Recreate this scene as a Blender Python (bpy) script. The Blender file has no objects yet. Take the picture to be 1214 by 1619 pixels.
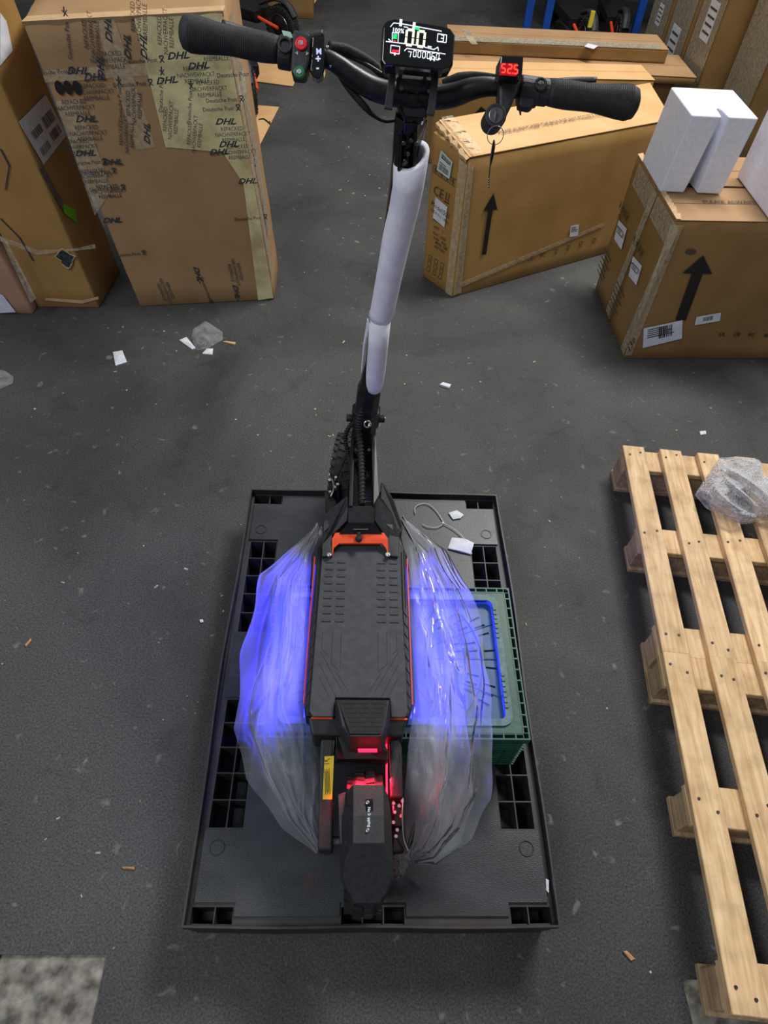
import bpy, bmesh, math, random
from mathutils import Vector, Matrix, noise
random.seed(7)
C = bpy.context.scene.collection
W, H, F = 1214.0, 1619.0, 1028.2
PITCH, YAW, ROLL = 0.8995, -0.0629, 0.0726
CAM = Vector((-0.0511, -0.1643, 1.7677))
# ---------------------------------------------------------------- camera
fw = Vector((-math.sin(YAW)*math.cos(PITCH), math.cos(YAW)*math.cos(PITCH), -math.sin(PITCH)))
r0 = Vector((math.cos(YAW), math.sin(YAW), 0)); u0 = r0.cross(fw)
CR = math.cos(ROLL)*r0 + math.sin(ROLL)*u0
CU = -math.sin(ROLL)*r0 + math.cos(ROLL)*u0
cd = bpy.data.cameras.new('camera'); cam = bpy.data.objects.new('camera', cd); C.objects.link(cam)
cd.sensor_fit = 'VERTICAL'; cd.sensor_height = 36.0; cd.lens = 36.0*F/H; cd.clip_start = 0.02; cd.clip_end = 60
m = Matrix((( CR.x, CU.x, -fw.x, CAM.x), (CR.y, CU.y, -fw.y, CAM.y), (CR.z, CU.z, -fw.z, CAM.z), (0,0,0,1)))
cam.matrix_world = m
bpy.context.scene.camera = cam
# ---------------------------------------------------------------- world, lamps, exposure
wd = bpy.data.worlds.new('hall_ambient'); bpy.context.scene.world = wd; wd.use_nodes = True
wd.node_tree.nodes['Background'].inputs[0].default_value = (0.86, 0.93, 1.0, 1)
wd.node_tree.nodes['Background'].inputs[1].default_value = 0.20
vs = bpy.context.scene.view_settings
vs.view_transform = 'Standard'; vs.look = 'None'; vs.gamma = 1.0; vs.use_curve_mapping = False
vs.exposure = 0.0
def area(name, loc, aim, sx, sy, power, col, spread=180):
    l = bpy.data.lights.new(name, 'AREA'); l.shape = 'RECTANGLE'; l.size = sx; l.size_y = sy; l.energy = power; l.color = col; l.spread = math.radians(spread)
    o = bpy.data.objects.new(name, l); C.objects.link(o); o.location = loc
    o.rotation_euler = (Vector(aim)-Vector(loc)).to_track_quat('-Z', 'Y').to_euler(); return o
area('hall_lamp', (2.1, 3.6, 4.6), (0.3, 2.0, 0), 2.2, 0.5, 235, (1, 0.98, 0.94))
area('hall_lamp', (-2.4, -0.9, 4.6), (-0.2, 1.4, 0), 2.6, 1.4, 95, (0.93, 0.97, 1.0))
area('hall_lamp', (0.8, 6.4, 4.6), (0.8, 5.0, 0), 2.0, 0.5, 42, (1, 0.95, 0.86))

# ---------------------------------------------------------------- point helpers (real distances from known heights)
def ray(px, py): return ((px-W/2)/F)*CR - ((py-H/2)/F)*CU + fw
def P(px, py, z=None, y=None):
    d = ray(px, py)
    t = (z-CAM.z)/d.z if z is not None else (y-CAM.y)/d.y
    return CAM + t*d
def hit(px, py, o, n):
    d = ray(px, py); return CAM + d*((o-CAM).dot(n)/d.dot(n))

KS = .2245
def colpt(px, py): # on the plane of the steering column
    return hit(px, py, Vector((0, 1.221, 0)), Vector((0, 1, KS)))
# ---------------------------------------------------------------- materials
def lin(c):
    return tuple(((v/255)/12.92 if v/255 <= .04045 else ((v/255+.055)/1.055)**2.4) for v in c)+(1,)
MATS = {}
def M(name, col, rough=.5, metal=0, col2=None, scale=20, detail=4, bump=0, bscale=None, stretch=None, spec=.5, emit=None, es=0, cr=(.35, .65), coat=0):
    if name in MATS: return MATS[name]
    mt = bpy.data.materials.new(name); mt.use_nodes = True; nt = mt.node_tree; N = nt.nodes; b = N['Principled BSDF']
    b.inputs['Roughness'].default_value = rough; b.inputs['Metallic'].default_value = metal
    b.inputs['Specular IOR Level'].default_value = spec; b.inputs['Base Color'].default_value = lin(col)
    b.inputs['Coat Weight'].default_value = coat
    tc = N.new('ShaderNodeTexCoord'); mp = N.new('ShaderNodeMapping'); nt.links.new(tc.outputs['Object'], mp.inputs[0])
    if stretch: mp.inputs['Scale'].default_value = stretch
    n1 = N.new('ShaderNodeTexNoise'); n1.inputs['Scale'].default_value = scale; n1.inputs['Detail'].default_value = detail
    nt.links.new(mp.outputs[0], n1.inputs[0])
    cr_ = N.new('ShaderNodeValToRGB'); cr_.color_ramp.elements[0].position = cr[0]; cr_.color_ramp.elements[1].position = cr[1]
    c2 = col2 or tuple(min(255, v*1.08) for v in col)
    cr_.color_ramp.elements[0].color = lin(col); cr_.color_ramp.elements[1].color = lin(c2)
    nt.links.new(n1.outputs['Fac'], cr_.inputs[0]); nt.links.new(cr_.outputs[0], b.inputs['Base Color'])
    if bump:
        n2 = N.new('ShaderNodeTexNoise'); n2.inputs['Scale'].default_value = bscale or scale*3; n2.inputs['Detail'].default_value = 3
        nt.links.new(mp.outputs[0], n2.inputs[0])
        bp = N.new('ShaderNodeBump'); bp.inputs['Strength'].default_value = bump; bp.inputs['Distance'].default_value = .003
        nt.links.new(n2.outputs['Fac'], bp.inputs['Height']); nt.links.new(bp.outputs[0], b.inputs['Normal'])
    if emit:
        b.inputs['Emission Color'].default_value = lin(emit); b.inputs['Emission Strength'].default_value = es
    MATS[name] = mt; return mt
def film(name, col, haze=.3, gloss=.25, rough=.15, bump=.4, bscale=40, trans=.5, stretch=(1, 1, 1), bubble=0, fres=None):
    """clear plastic sheet: see-through, with a hazy scattering share and a gloss layer"""
    mt = bpy.data.materials.new(name); mt.use_nodes = True; nt = mt.node_tree; N = nt.nodes; N.clear()
    out = N.new('ShaderNodeOutputMaterial'); tr = N.new('ShaderNodeBsdfTransparent')
    df = N.new('ShaderNodeBsdfDiffuse'); df.inputs[0].default_value = lin(col)
    tl = N.new('ShaderNodeBsdfTranslucent'); tl.inputs[0].default_value = lin(col)
    gl = N.new('ShaderNodeBsdfGlossy'); gl.inputs['Roughness'].default_value = rough
    a = N.new('ShaderNodeMixShader'); a.inputs[0].default_value = trans; b = N.new('ShaderNodeMixShader'); c = N.new('ShaderNodeMixShader')
    L = nt.links.new
    L(df.outputs[0], a.inputs[1]); L(tl.outputs[0], a.inputs[2])
    tc = N.new('ShaderNodeTexCoord'); mp = N.new('ShaderNodeMapping'); mp.inputs['Scale'].default_value = stretch; L(tc.outputs['Object'], mp.inputs[0])
    nz = N.new('ShaderNodeTexNoise'); nz.inputs['Scale'].default_value = bscale; nz.inputs['Detail'].default_value = 5; L(mp.outputs[0], nz.inputs[0])
    mr = N.new('ShaderNodeMapRange'); mr.inputs['From Min'].default_value = .35; mr.inputs['From Max'].default_value = .7
    mr.inputs['To Min'].default_value = haze*.45; mr.inputs['To Max'].default_value = haze*1.6; L(nz.outputs['Fac'], mr.inputs[0])
    lf = N.new('ShaderNodeLayerWeight'); lf.inputs[0].default_value = .5   # a sheet seen edge-on shows more of its haze
    p3 = N.new('ShaderNodeMath'); p3.operation = 'POWER'; p3.inputs[1].default_value = 2.0; L(lf.outputs['Facing'], p3.inputs[0])
    m3 = N.new('ShaderNodeMath'); m3.operation = 'MULTIPLY'; m3.inputs[1].default_value = min(.6, haze*1.8); L(p3.outputs[0], m3.inputs[0])
    a3 = N.new('ShaderNodeMath'); a3.operation = 'ADD'; a3.use_clamp = True; L(mr.outputs[0], a3.inputs[0]); L(m3.outputs[0], a3.inputs[1]); L(a3.outputs[0], b.inputs[0])
    L(tr.outputs[0], b.inputs[1]); L(a.outputs[0], b.inputs[2])
    lw = N.new('ShaderNodeLayerWeight'); lw.inputs[0].default_value = gloss; L(lw.outputs['Fresnel'], c.inputs[0])
    L(b.outputs[0], c.inputs[1]); L(gl.outputs[0], c.inputs[2])
    bp = N.new('ShaderNodeBump'); bp.inputs['Strength'].default_value = bump; bp.inputs['Distance'].default_value = .01
    if bubble:
        vo = N.new('ShaderNodeTexVoronoi'); vo.inputs['Scale'].default_value = bubble; vo.inputs['Randomness'].default_value = .25; L(mp.outputs[0], vo.inputs[0])
        L(vo.outputs['Distance'], bp.inputs['Height'])
    else: L(nz.outputs['Fac'], bp.inputs['Height'])
    for s in (df, tl, gl): L(bp.outputs[0], s.inputs['Normal'])
    L(bp.outputs[0], lw.inputs['Normal']); L(c.outputs[0], out.inputs[0])
    MATS[name] = mt; return mt

black = M('black_anodised_metal', (22, 22, 25), .38, .2, (34, 34, 38), 60, bump=.05)
blackgloss = M('black_gloss_plastic', (12, 12, 14), .12, 0, coat=.4)
blackmatte = M('black_matte_plastic', (30, 31, 34), .55, 0, (42, 43, 47), 90, bump=.2, bscale=400)
rubber = M('black_rubber', (20, 20, 21), .75, 0, (34, 34, 35), 80, bump=.3, bscale=300)
matr = M('deck_mat_rubber', (48, 50, 56), .62, 0, (60, 62, 69), 50, bump=.25, bscale=900)
orange = M('orange_paint', (226, 70, 30), .4, 0, (236, 84, 40), 40)
chrome = M('chrome', (190, 190, 190), .28, 1)
steel = M('brushed_steel', (120, 120, 122), .35, 1)
foam = M('white_foam', (226, 223, 240), .8, 0, (238, 236, 248), 30, bump=.25, bscale=160)
white = M('white_paper', (222, 224, 230), .7, 0, (205, 208, 216), 30)
styro = M('white_polystyrene', (226, 229, 242), .75, 0, (236, 239, 250), 60, bump=.15, bscale=400)
ink = M('black_print_ink', (22, 20, 20), .6)
inkgrey = M('faded_print_ink', (62, 56, 50), .65, 0, (84, 74, 60), 300)
navy = M('dark_blue_print_ink', (38, 46, 62), .6, 0, (60, 62, 66), 200)
palblack = M('black_recycled_plastic', (32, 34, 37), .36, 0, (56, 59, 65), 6, 10, bump=.2, bscale=200, stretch=(1, 2.5, 1), cr=(.3, .75))
palrim = M('dark_grey_plastic_rim', (36, 37, 36), .5, 0, (50, 50, 48), 20, bump=.15)
green = M('green_crate_plastic', (26, 72, 58), .45, 0, (34, 84, 68), 30, bump=.1)
greenlt = M('worn_green_plastic', (56, 92, 80), .5, 0, (84, 114, 104), 60, bump=.1)
yellow = M('yellow_sticker', (235, 200, 40), .45)
blue = M('blue_rack_paint', (20, 72, 160), .45)
def cardboard(name, c1, c2, rough=.6, spec=.3): return M(name, c1, rough, 0, c2, 5, 7, bump=.12, bscale=90, spec=spec, cr=(.3, .7))
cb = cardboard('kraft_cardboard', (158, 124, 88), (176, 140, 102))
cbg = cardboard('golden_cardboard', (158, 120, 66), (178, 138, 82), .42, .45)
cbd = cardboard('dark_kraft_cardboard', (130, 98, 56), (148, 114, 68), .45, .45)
cbp = cardboard('pinkish_cardboard', (164, 128, 100), (180, 142, 112))
cbe = M('cardboard_edge', (188, 156, 116), .7)
tape = film('clear_packing_tape', (250, 238, 208), .14, .10, .16, .25, 60, 0)
tapey = film('yellow_sheen_packing_tape', (255, 244, 190), .50, .10, .2, .2, 9, 0)  # the broad yellow sheen on this tape is put into its colour
bagm = film('clear_plastic_bag', (240, 242, 250), .20, .13, .12, .14, 6, .45, (1.7, .75, 1))
bubblem = film('bubble_wrap_film', (240, 242, 250), .36, .16, .16, 1.0, 60, .2, bubble=85)
scrapfilm = film('cloudy_plastic_film', (226, 230, 230), .17, .14, .2, .2, 20, .2)
def wood(name, c1, c2):
    mt = bpy.data.materials.new(name); mt.use_nodes = True; nt = mt.node_tree; N = nt.nodes; b = N['Principled BSDF']; L = nt.links.new
    tc = N.new('ShaderNodeTexCoord'); oi = N.new('ShaderNodeObjectInfo'); ad = N.new('ShaderNodeVectorMath'); ad.operation = 'ADD'
    sc = N.new('ShaderNodeVectorMath'); sc.operation = 'SCALE'; cmb = N.new('ShaderNodeCombineXYZ')
    for i in range(3): L(oi.outputs['Random'], cmb.inputs[i])
    L(cmb.outputs[0], sc.inputs[0]); sc.inputs['Scale'].default_value = 7
    L(tc.outputs['Object'], ad.inputs[0]); L(sc.outputs[0], ad.inputs[1])
    mp = N.new('ShaderNodeMapping'); mp.inputs['Scale'].default_value = (14, 1.1, 14); L(ad.outputs[0], mp.inputs[0])
    n = N.new('ShaderNodeTexNoise'); n.inputs['Scale'].default_value = 5; n.inputs['Detail'].default_value = 8; n.inputs['Distortion'].default_value = .8; L(mp.outputs[0], n.inputs[0])
    r = N.new('ShaderNodeValToRGB'); r.color_ramp.elements[0].position = .3; r.color_ramp.elements[1].position = .72
    r.color_ramp.elements[0].color = lin(c1); r.color_ramp.elements[1].color = lin(c2); L(n.outputs['Fac'], r.inputs[0])
    n2 = N.new('ShaderNodeTexNoise'); n2.inputs['Scale'].default_value = 16; n2.inputs['Detail'].default_value = 6; L(ad.outputs[0], n2.inputs[0])
    r2 = N.new('ShaderNodeValToRGB'); r2.color_ramp.elements[0].position = .25; r2.color_ramp.elements[0].color = (.55, .5, .45, 1); r2.color_ramp.elements[1].position = .55; r2.color_ramp.elements[1].color = (1, 1, 1, 1); L(n2.outputs['Fac'], r2.inputs[0])
    mx = N.new('ShaderNodeMix'); mx.data_type = 'RGBA'; mx.blend_type = 'MULTIPLY'; mx.inputs[0].default_value = .65
    L(r.outputs[0], mx.inputs[6]); L(r2.outputs[0], mx.inputs[7])
    hs = N.new('ShaderNodeHueSaturation'); mr = N.new('ShaderNodeMapRange'); mr.inputs['To Min'].default_value = .86; mr.inputs['To Max'].default_value = 1.1
    L(oi.outputs['Random'], mr.inputs[0]); L(mr.outputs[0], hs.inputs['Value']); L(mx.outputs[2], hs.inputs['Color']); L(hs.outputs[0], b.inputs['Base Color'])
    b.inputs['Roughness'].default_value = .75
    bp = N.new('ShaderNodeBump'); bp.inputs['Strength'].default_value = .35; bp.inputs['Distance'].default_value = .002; L(n.outputs['Fac'], bp.inputs['Height']); L(bp.outputs[0], b.inputs['Normal'])
    MATS[name] = mt; return mt
woodm = wood('pine_board', (200, 160, 112), (240, 208, 164))
woodb = wood('rough_pine_block', (156, 128, 98), (206, 178, 142))
nail = M('nail_head', (66, 60, 58), .5, .6)
def floor_mat():
    mt = bpy.data.materials.new('dark_asphalt_floor'); mt.use_nodes = True; nt = mt.node_tree; N = nt.nodes; b = N['Principled BSDF']; L = nt.links.new
    tc = N.new('ShaderNodeTexCoord')
    def nz(s, d, dist=0):
        n = N.new('ShaderNodeTexNoise'); n.inputs['Scale'].default_value = s; n.inputs['Detail'].default_value = d; n.inputs['Distortion'].default_value = dist; L(tc.outputs['Object'], n.inputs[0]); return n
    def ramp(n, p0, c0, p1, c1):
        r = N.new('ShaderNodeValToRGB'); r.color_ramp.elements[0].position = p0; r.color_ramp.elements[1].position = p1
        r.color_ramp.elements[0].color = c0; r.color_ramp.elements[1].color = c1; L(n.outputs['Fac'], r.inputs[0]); return r
    r1 = ramp(nz(1.1, 9, .8), .34, lin((54, 55, 57)), .68, lin((82, 82, 82)))
    r2 = ramp(nz(210, 5), .32, (.45, .45, .45, 1), .70, (1.45, 1.43, 1.38, 1))
    r3 = ramp(nz(7, 9, 1.2), .28, (.6, .6, .6, 1), .42, (1, 1, 1, 1))
    m1 = N.new('ShaderNodeMix'); m1.data_type = 'RGBA'; m1.blend_type = 'MULTIPLY'; m1.inputs[0].default_value = 1; L(r1.outputs[0], m1.inputs[6]); L(r2.outputs[0], m1.inputs[7])
    m2 = N.new('ShaderNodeMix'); m2.data_type = 'RGBA'; m2.blend_type = 'MULTIPLY'; m2.inputs[0].default_value = .6; L(m1.outputs[2], m2.inputs[6]); L(r3.outputs[0], m2.inputs[7])
    r4 = ramp(nz(26, 10, .5), .65, (0, 0, 0, 1), .78, (.5, .5, .5, 1))
    m3 = N.new('ShaderNodeMix'); m3.data_type = 'RGBA'; L(r4.outputs[0], m3.inputs[0]); L(m2.outputs[2], m3.inputs[6]); m3.inputs[7].default_value = lin((150, 150, 146))
    L(m3.outputs[2], b.inputs['Base Color']); b.inputs['Specular IOR Level'].default_value = .35
    rr = N.new('ShaderNodeMapRange'); rr.inputs['To Min'].default_value = .5; rr.inputs['To Max'].default_value = .78; L(nz(5, 6).outputs['Fac'], rr.inputs[0]); L(rr.outputs[0], b.inputs['Roughness'])
    bp = N.new('ShaderNodeBump'); bp.inputs['Strength'].default_value = .35; bp.inputs['Distance'].default_value = .004; L(nz(120, 5).outputs['Fac'], bp.inputs['Height']); L(bp.outputs[0], b.inputs['Normal'])
    return mt
floorm = floor_mat()
concrete = M('rough_concrete', (74, 70, 62), .85, 0, (168, 164, 154), 22, 12, bump=1.0, bscale=30, cr=(.36, .68))
led_blue = M('blue_led_diffuser', (60, 60, 255), .4, emit=(40, 40, 255), es=6)
led_red = M('red_tail_light', (255, 20, 40), .4, emit=(255, 20, 50), es=7)
scr_white = M('screen_white_segment', (240, 240, 255), .4, emit=(235, 240, 255), es=1.0)
scr_cream = M('screen_cream_digit', (245, 240, 205), .4, emit=(250, 246, 205), es=1.0)
scr_green = M('screen_green_segment', (30, 220, 120), .4, emit=(20, 215, 120), es=.8)
scr_red = M('screen_red_segment', (240, 30, 60), .4, emit=(245, 30, 60), es=.9)
volt_red = M('voltmeter_red_digit', (255, 60, 50), .4, emit=(255, 80, 60), es=1.2)
volt_bg = M('voltmeter_red_backlight', (150, 0, 10), .3, emit=(190, 0, 16), es=.6)
btn_red = M('red_button', (225, 20, 35), .35); btn_green = M('green_button', (12, 105, 55), .35)

# ---------------------------------------------------------------- mesh helpers
def basis(d):
    d = d.normalized(); a = Vector((0, 0, 1)) if abs(d.z) < .9 else Vector((1, 0, 0)); u = d.cross(a).normalized(); return u, d.cross(u).normalized()
class MB:
    def __init__(s): s.v = []; s.f = []
    def add(s, vs_, fs): k = len(s.v); s.v += [Vector(v) for v in vs_]; s.f += [tuple(i+k for i in f) for f in fs]; return s
    def hexa(s, b, t):   # 4 bottom (ccw from above), 4 top
        return s.add(list(b)+list(t), [(3,2,1,0),(4,5,6,7),(0,1,5,4),(1,2,6,5),(2,3,7,6),(3,0,4,7)])
    def box(s, c, d, R=None):
        c = Vector(c); x, y, z = d[0]/2, d[1]/2, d[2]/2; R = R or Matrix.Identity(3)
        q = [c+R@Vector(p) for p in ((-x,-y,-z),(x,-y,-z),(x,y,-z),(-x,y,-z),(-x,-y,z),(x,-y,z),(x,y,z),(-x,y,z))]
        return s.hexa(q[:4], q[4:])
    def prism(s, pts, off):
        n = len(pts); off = Vector(off); a = [Vector(p) for p in pts]
        return s.add(a+[p+off for p in a], [tuple(range(n))[::-1], tuple(range(n, 2*n))]+[(i, (i+1) % n, n+(i+1) % n, n+i) for i in range(n)])
    def loft(s, rings, caps=True, closed=True):
        n = len(rings[0]); vs_ = [p for r in rings for p in r]; fs = []
        for k in range(len(rings)-1):
            for i in range(n if closed else n-1):
                j = (i+1) % n; fs.append((k*n+i, k*n+j, (k+1)*n+j, (k+1)*n+i))
        if caps: fs += [tuple(range(n))[::-1], tuple((len(rings)-1)*n+i for i in range(n))]
        return s.add(vs_, fs)
    def tube(s, path, r, n=10, sub=1, sy=1.0):
        path = [Vector(p) for p in path]; rr = r if isinstance(r, (list, tuple)) else [r]*len(path)
        if sub > 1 and len(path) > 2:
            q = []; rq = []; L = len(path)
            for i in range(L-1):
                p0, p1, p2, p3 = path[max(i-1, 0)], path[i], path[i+1], path[min(i+2, L-1)]
                for k in range(sub):
                    t = k/sub; q.append(.5*((2*p1)+(p2-p0)*t+(2*p0-5*p1+4*p2-p3)*t*t+(3*p1-p0-3*p2+p3)*t**3)); rq.append(rr[i]*(1-t)+rr[i+1]*t)
            q.append(path[-1]); rq.append(rr[-1]); path, rr = q, rq
        rings = []; u = None
        for i, p in enumerate(path):
            d = (path[min(i+1, len(path)-1)]-path[max(i-1, 0)]).normalized()
            if u is None: u, w = basis(d)
            u = (u-d*u.dot(d)).normalized(); w = d.cross(u)
            rings.append([p+rr[i]*(math.cos(a)*u+sy*math.sin(a)*w) for a in (2*math.pi*k/n for k in range(n))])
        return s.loft(rings)
    def cyl(s, a, b, r, n=16, r2=None): return s.tube([a, b], [r, r if r2 is None else r2], n)
    def ball(s, c, r, n=8, sc=(1, 1, 1)):
        c = Vector(c); rings = []
        for i in range(1, n): th = math.pi*i/n; rings.append([c+r*Vector((math.sin(th)*math.cos(p)*sc[0], math.sin(th)*math.sin(p)*sc[1], -math.cos(th)*sc[2])) for p in (2*math.pi*k/(2*n) for k in range(2*n))])
        return s.loft(rings)
    def ring(s, c, axis, R, r, n=28, k=8):
        u, w = basis(Vector(axis)); c = Vector(c); ax = Vector(axis).normalized(); vs_ = []; fs = []
        for i in range(n):
            a = 2*math.pi*i/n; d = math.cos(a)*u+math.sin(a)*w
            for j in range(k): b = 2*math.pi*j/k; vs_.append(c+d*(R+r*math.cos(b))+ax*r*math.sin(b))
        for i in range(n):
            for j in range(k): fs.append((i*k+j, ((i+1) % n)*k+j, ((i+1) % n)*k+(j+1) % k, i*k+(j+1) % k))
        return s.add(vs_, fs)
    def lathe(s, c, axis, prof, n=40):  # prof: (axial, radius) closed loop
        u, w = basis(Vector(axis)); c = Vector(c); ax = Vector(axis).normalized(); k = len(prof); vs_ = []; fs = []
        for i in range(n):
            a = 2*math.pi*i/n; d = math.cos(a)*u+math.sin(a)*w; vs_ += [c+ax*h+d*r for h, r in prof]
        for i in range(n):
            for j in range(k): fs.append((i*k+j, ((i+1) % n)*k+j, ((i+1) % n)*k+(j+1) % k, i*k+(j+1) % k))
        return s.add(vs_, fs)
    def build(s, name, mat, parent=None, org=None, bevel=0, smooth=False, seg=2, fix=True):
        me = bpy.data.meshes.new(name)
        if parent is not None: o0 = wloc(parent)
        elif org is not None: o0 = Vector(org)
        else:
            xs = [v.x for v in s.v]; ys = [v.y for v in s.v]; o0 = Vector(((min(xs)+max(xs))/2, (min(ys)+max(ys))/2, min(v.z for v in s.v)))
        me.from_pydata([v-o0 for v in s.v], [], s.f)
        if fix:
            bm = bmesh.new(); bm.from_mesh(me); bmesh.ops.recalc_face_normals(bm, faces=bm.faces); bm.to_mesh(me); bm.free()
        if smooth:
            me.polygons.foreach_set('use_smooth', [True]*len(me.polygons))
        me.materials.append(mat); o = bpy.data.objects.new(name, me); C.objects.link(o)
        if parent is not None: o.parent = parent
        else: o.location = o0
        if bevel:
            b = o.modifiers.new('soft_edges', 'BEVEL'); b.width = bevel; b.segments = seg; b.limit_method = 'ANGLE'; b.angle_limit = math.radians(35)
        return o
def wloc(o):
    p = Vector(o.location)
    while o.parent: o = o.parent; p += o.location
    return p
def tag(o, label=None, cat=None, group=None, kind=None):
    if label: o['label'] = label
    if cat: o['category'] = cat
    if group: o['group'] = group
    if kind: o['kind'] = kind
    return o
def thing(name, loc, label, cat, group=None):
    o = bpy.data.objects.new(name, None); o.empty_display_size = .05; C.objects.link(o); o.location = loc; return tag(o, label, cat, group)
def gridplate(mb, xs, ys, z0, z1, solid):
    nx, ny = len(xs)-1, len(ys)-1
    S = lambda i, j: 0 <= i < nx and 0 <= j < ny and solid(i, j)
    for i in range(nx):
        for j in range(ny):
            if not S(i, j): continue
            a, b, c, d = xs[i], xs[i+1], ys[j], ys[j+1]
            mb.add([(a,c,z1),(b,c,z1),(b,d,z1),(a,d,z1)], [(0,1,2,3)]); mb.add([(a,c,z0),(b,c,z0),(b,d,z0),(a,d,z0)], [(3,2,1,0)])
            for (di, dj, p, q) in ((-1,0,(a,d),(a,c)), (1,0,(b,c),(b,d)), (0,-1,(a,c),(b,c)), (0,1,(b,d),(a,d))):
                if not S(i+di, j+dj): mb.add([(*p, z0), (*q, z0), (*q, z1), (*p, z1)], [(0,1,2,3)])
def cut(o, cutter_mb):
    k = cutter_mb.build('cutter', ink, org=(0, 0, 0)); md = o.modifiers.new('b', 'BOOLEAN'); md.object = k; md.operation = 'DIFFERENCE'; md.solver = 'EXACT'
    bpy.context.view_layer.update(); dg = bpy.context.evaluated_depsgraph_get(); me = bpy.data.meshes.new_from_object(o.evaluated_get(dg))
    o.modifiers.remove(md); o.data = me; bpy.data.objects.remove(k)
TXT = {}
def glyphs(s, bold=0, shear=0):
    k = (s, bold, shear)
    if k not in TXT:
        cu = bpy.data.curves.new('t', 'FONT'); cu.body = s; cu.size = 1; cu.offset = bold; cu.shear = shear; cu.resolution_u = 2; cu.align_x = 'CENTER'; cu.align_y = 'CENTER'
        o = bpy.data.objects.new('t', cu); C.objects.link(o); bpy.context.view_layer.update()
        me = o.evaluated_get(bpy.context.evaluated_depsgraph_get()).to_mesh(); TXT[k] = ([Vector((v.co.x, v.co.y)) for v in me.vertices], [tuple(p.vertices) for p in me.polygons])
        bpy.data.objects.remove(o); bpy.data.curves.remove(cu)
    return TXT[k]
class Face:
    """flat side of a real object: origin, right axis, up axis"""
    def __init__(s, o, u, v, lift=.004):
        s.o = Vector(o); s.u = Vector(u).normalized(); s.n = s.u.cross(Vector(v)).normalized(); s.v = s.n.cross(s.u); s.lift = lift
    def px(s, x, y): h = hit(x, y, s.o, s.n)-s.o; return h.dot(s.u), h.dot(s.v)
    def pt(s, a, b, e=0): return s.o+a*s.u+b*s.v+s.n*(s.lift+e)
    def text(s, mb, t, a, b, h, ang=0, bold=0, shear=0, e=0, wide=1):
        vs_, fs = glyphs(t, bold, shear); c, d = math.cos(math.radians(ang)), math.sin(math.radians(ang))
        mb.add([s.pt(a+h*(v.x*wide*c-v.y*d), b+h*(v.x*wide*d+v.y*c), e) for v in vs_], fs)
    def textp(s, mb, t, x, y, h, ang=0, **k): a, b = s.px(x, y); s.text(mb, t, a, b, h, ang, **k)
    def poly(s, mb, pts, th=.0006, e=0): mb.prism([s.pt(a, b, e) for a, b in pts], s.n*th)
    def polyp(s, mb, pts, th=.0006, e=0): s.poly(mb, [s.px(*p) for p in pts], th, e)
    def rect(s, mb, a, b, w, h, ang=0, th=.0006, e=0):
        c, d = math.cos(math.radians(ang)), math.sin(math.radians(ang))
        s.poly(mb, [(a+x*c-y*d, b+x*d+y*c) for x, y in ((-w/2,-h/2),(w/2,-h/2),(w/2,h/2),(-w/2,h/2))], th, e)
SEG = {'0':'abcdef','1':'bc','2':'abged','3':'abgcd','5':'afgcd','8':'abcdefg','9':'abcdfg'}
def seg7(mb, fc, s, a, b, h, e=0, gap=1.25, t=.13):
    w = h*.5
    R = {'a':(w/2,h,w,0),'g':(w/2,h/2,w,0),'d':(w/2,0,w,0),'f':(0,.75*h,h/2,1),'b':(w,.75*h,h/2,1),'e':(0,.25*h,h/2,1),'c':(w,.25*h,h/2,1)}
    for ch in s:
        if ch == '.': fc.rect(mb, a-h*.16, b, h*t, h*t, e=e); continue
        for k in SEG[ch]:
            x, y, l, vert = R[k]; l *= .86; fc.rect(mb, a+x, b+y, h*t if vert else l, l if vert else h*t, e=e, th=.0003)
        a += w*1.0+h*.28*gap

# ================================================================ SETTING
mb = MB(); pm = (-.82, -.586, -.50, -.034); pq = (.70, 1.3, -.60, -.085)
xs = [-9, pm[0], pm[1], pq[0], pq[1], 12]; ys = [-3, pq[2], pm[2], pq[3], pm[3], 14]
gridplate(mb, xs, ys, -.012, 0, lambda i, j: not ((i == 1 and j in (2, 3)) or (i == 3 and j in (1, 2))))
tag(mb.build('floor', floorm, org=(0, 0, 0)), kind='structure')
def rough_patch(x0, x1, y0, y1, z, amp):
    mb = MB(); n = 60; vs_ = []; fs = []
    for j in range(n+1):
        for i in range(n+1):
            x = x0+(x1-x0)*i/n; y = y0+(y1-y0)*j/n; e = 1-min(1, min(i, n-i, j, n-j)/6)
            vs_.append((x, y, z+amp*noise.fractal(Vector((x, y, 0))*28, .6, 2, 4)-.003*e))
    for j in range(n):
        for i in range(n): k = j*(n+1)+i; fs.append((k, k+1, k+n+2, k+n+1))
    return tag(mb.add(vs_, fs).build('floor_patch', concrete, org=(x0, y0, z), smooth=True), kind='structure')
rough_patch(pm[0]-.01, pm[1]+.01, pm[2]-.01, pm[3]+.01, -.006, .004)
rough_patch(pq[0]-.01, pq[1]+.01, pq[2]-.01, pq[3]+.01, -.004, .004)
wallm = M('painted_wall', (120, 120, 114), .8, 0, (132, 132, 126), 3)
tag(MB().box((1, 11.1, 2.5), (20, .2, 5)).build('wall_back', wallm), kind='structure')
mb = MB()
for k in range(260):
    x, y = random.uniform(-1.3, 1.4), random.uniform(-.1, 4.5); s = random.uniform(.0015, .005)*(1+.25*y); a = random.uniform(0, 3); l = random.choice((1, 1, 2.5))
    if (-.42 < x < .42 and -.02 < y < 1.22) or (x > .70 and y < 1.5) or (x > .2 and y > 2.1) or (x < -.44 and y > 2.3): continue
    mb.box((x, y, .0008), (s*l, s, .0012), Matrix.Rotation(a, 3, 'Z'))
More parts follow.
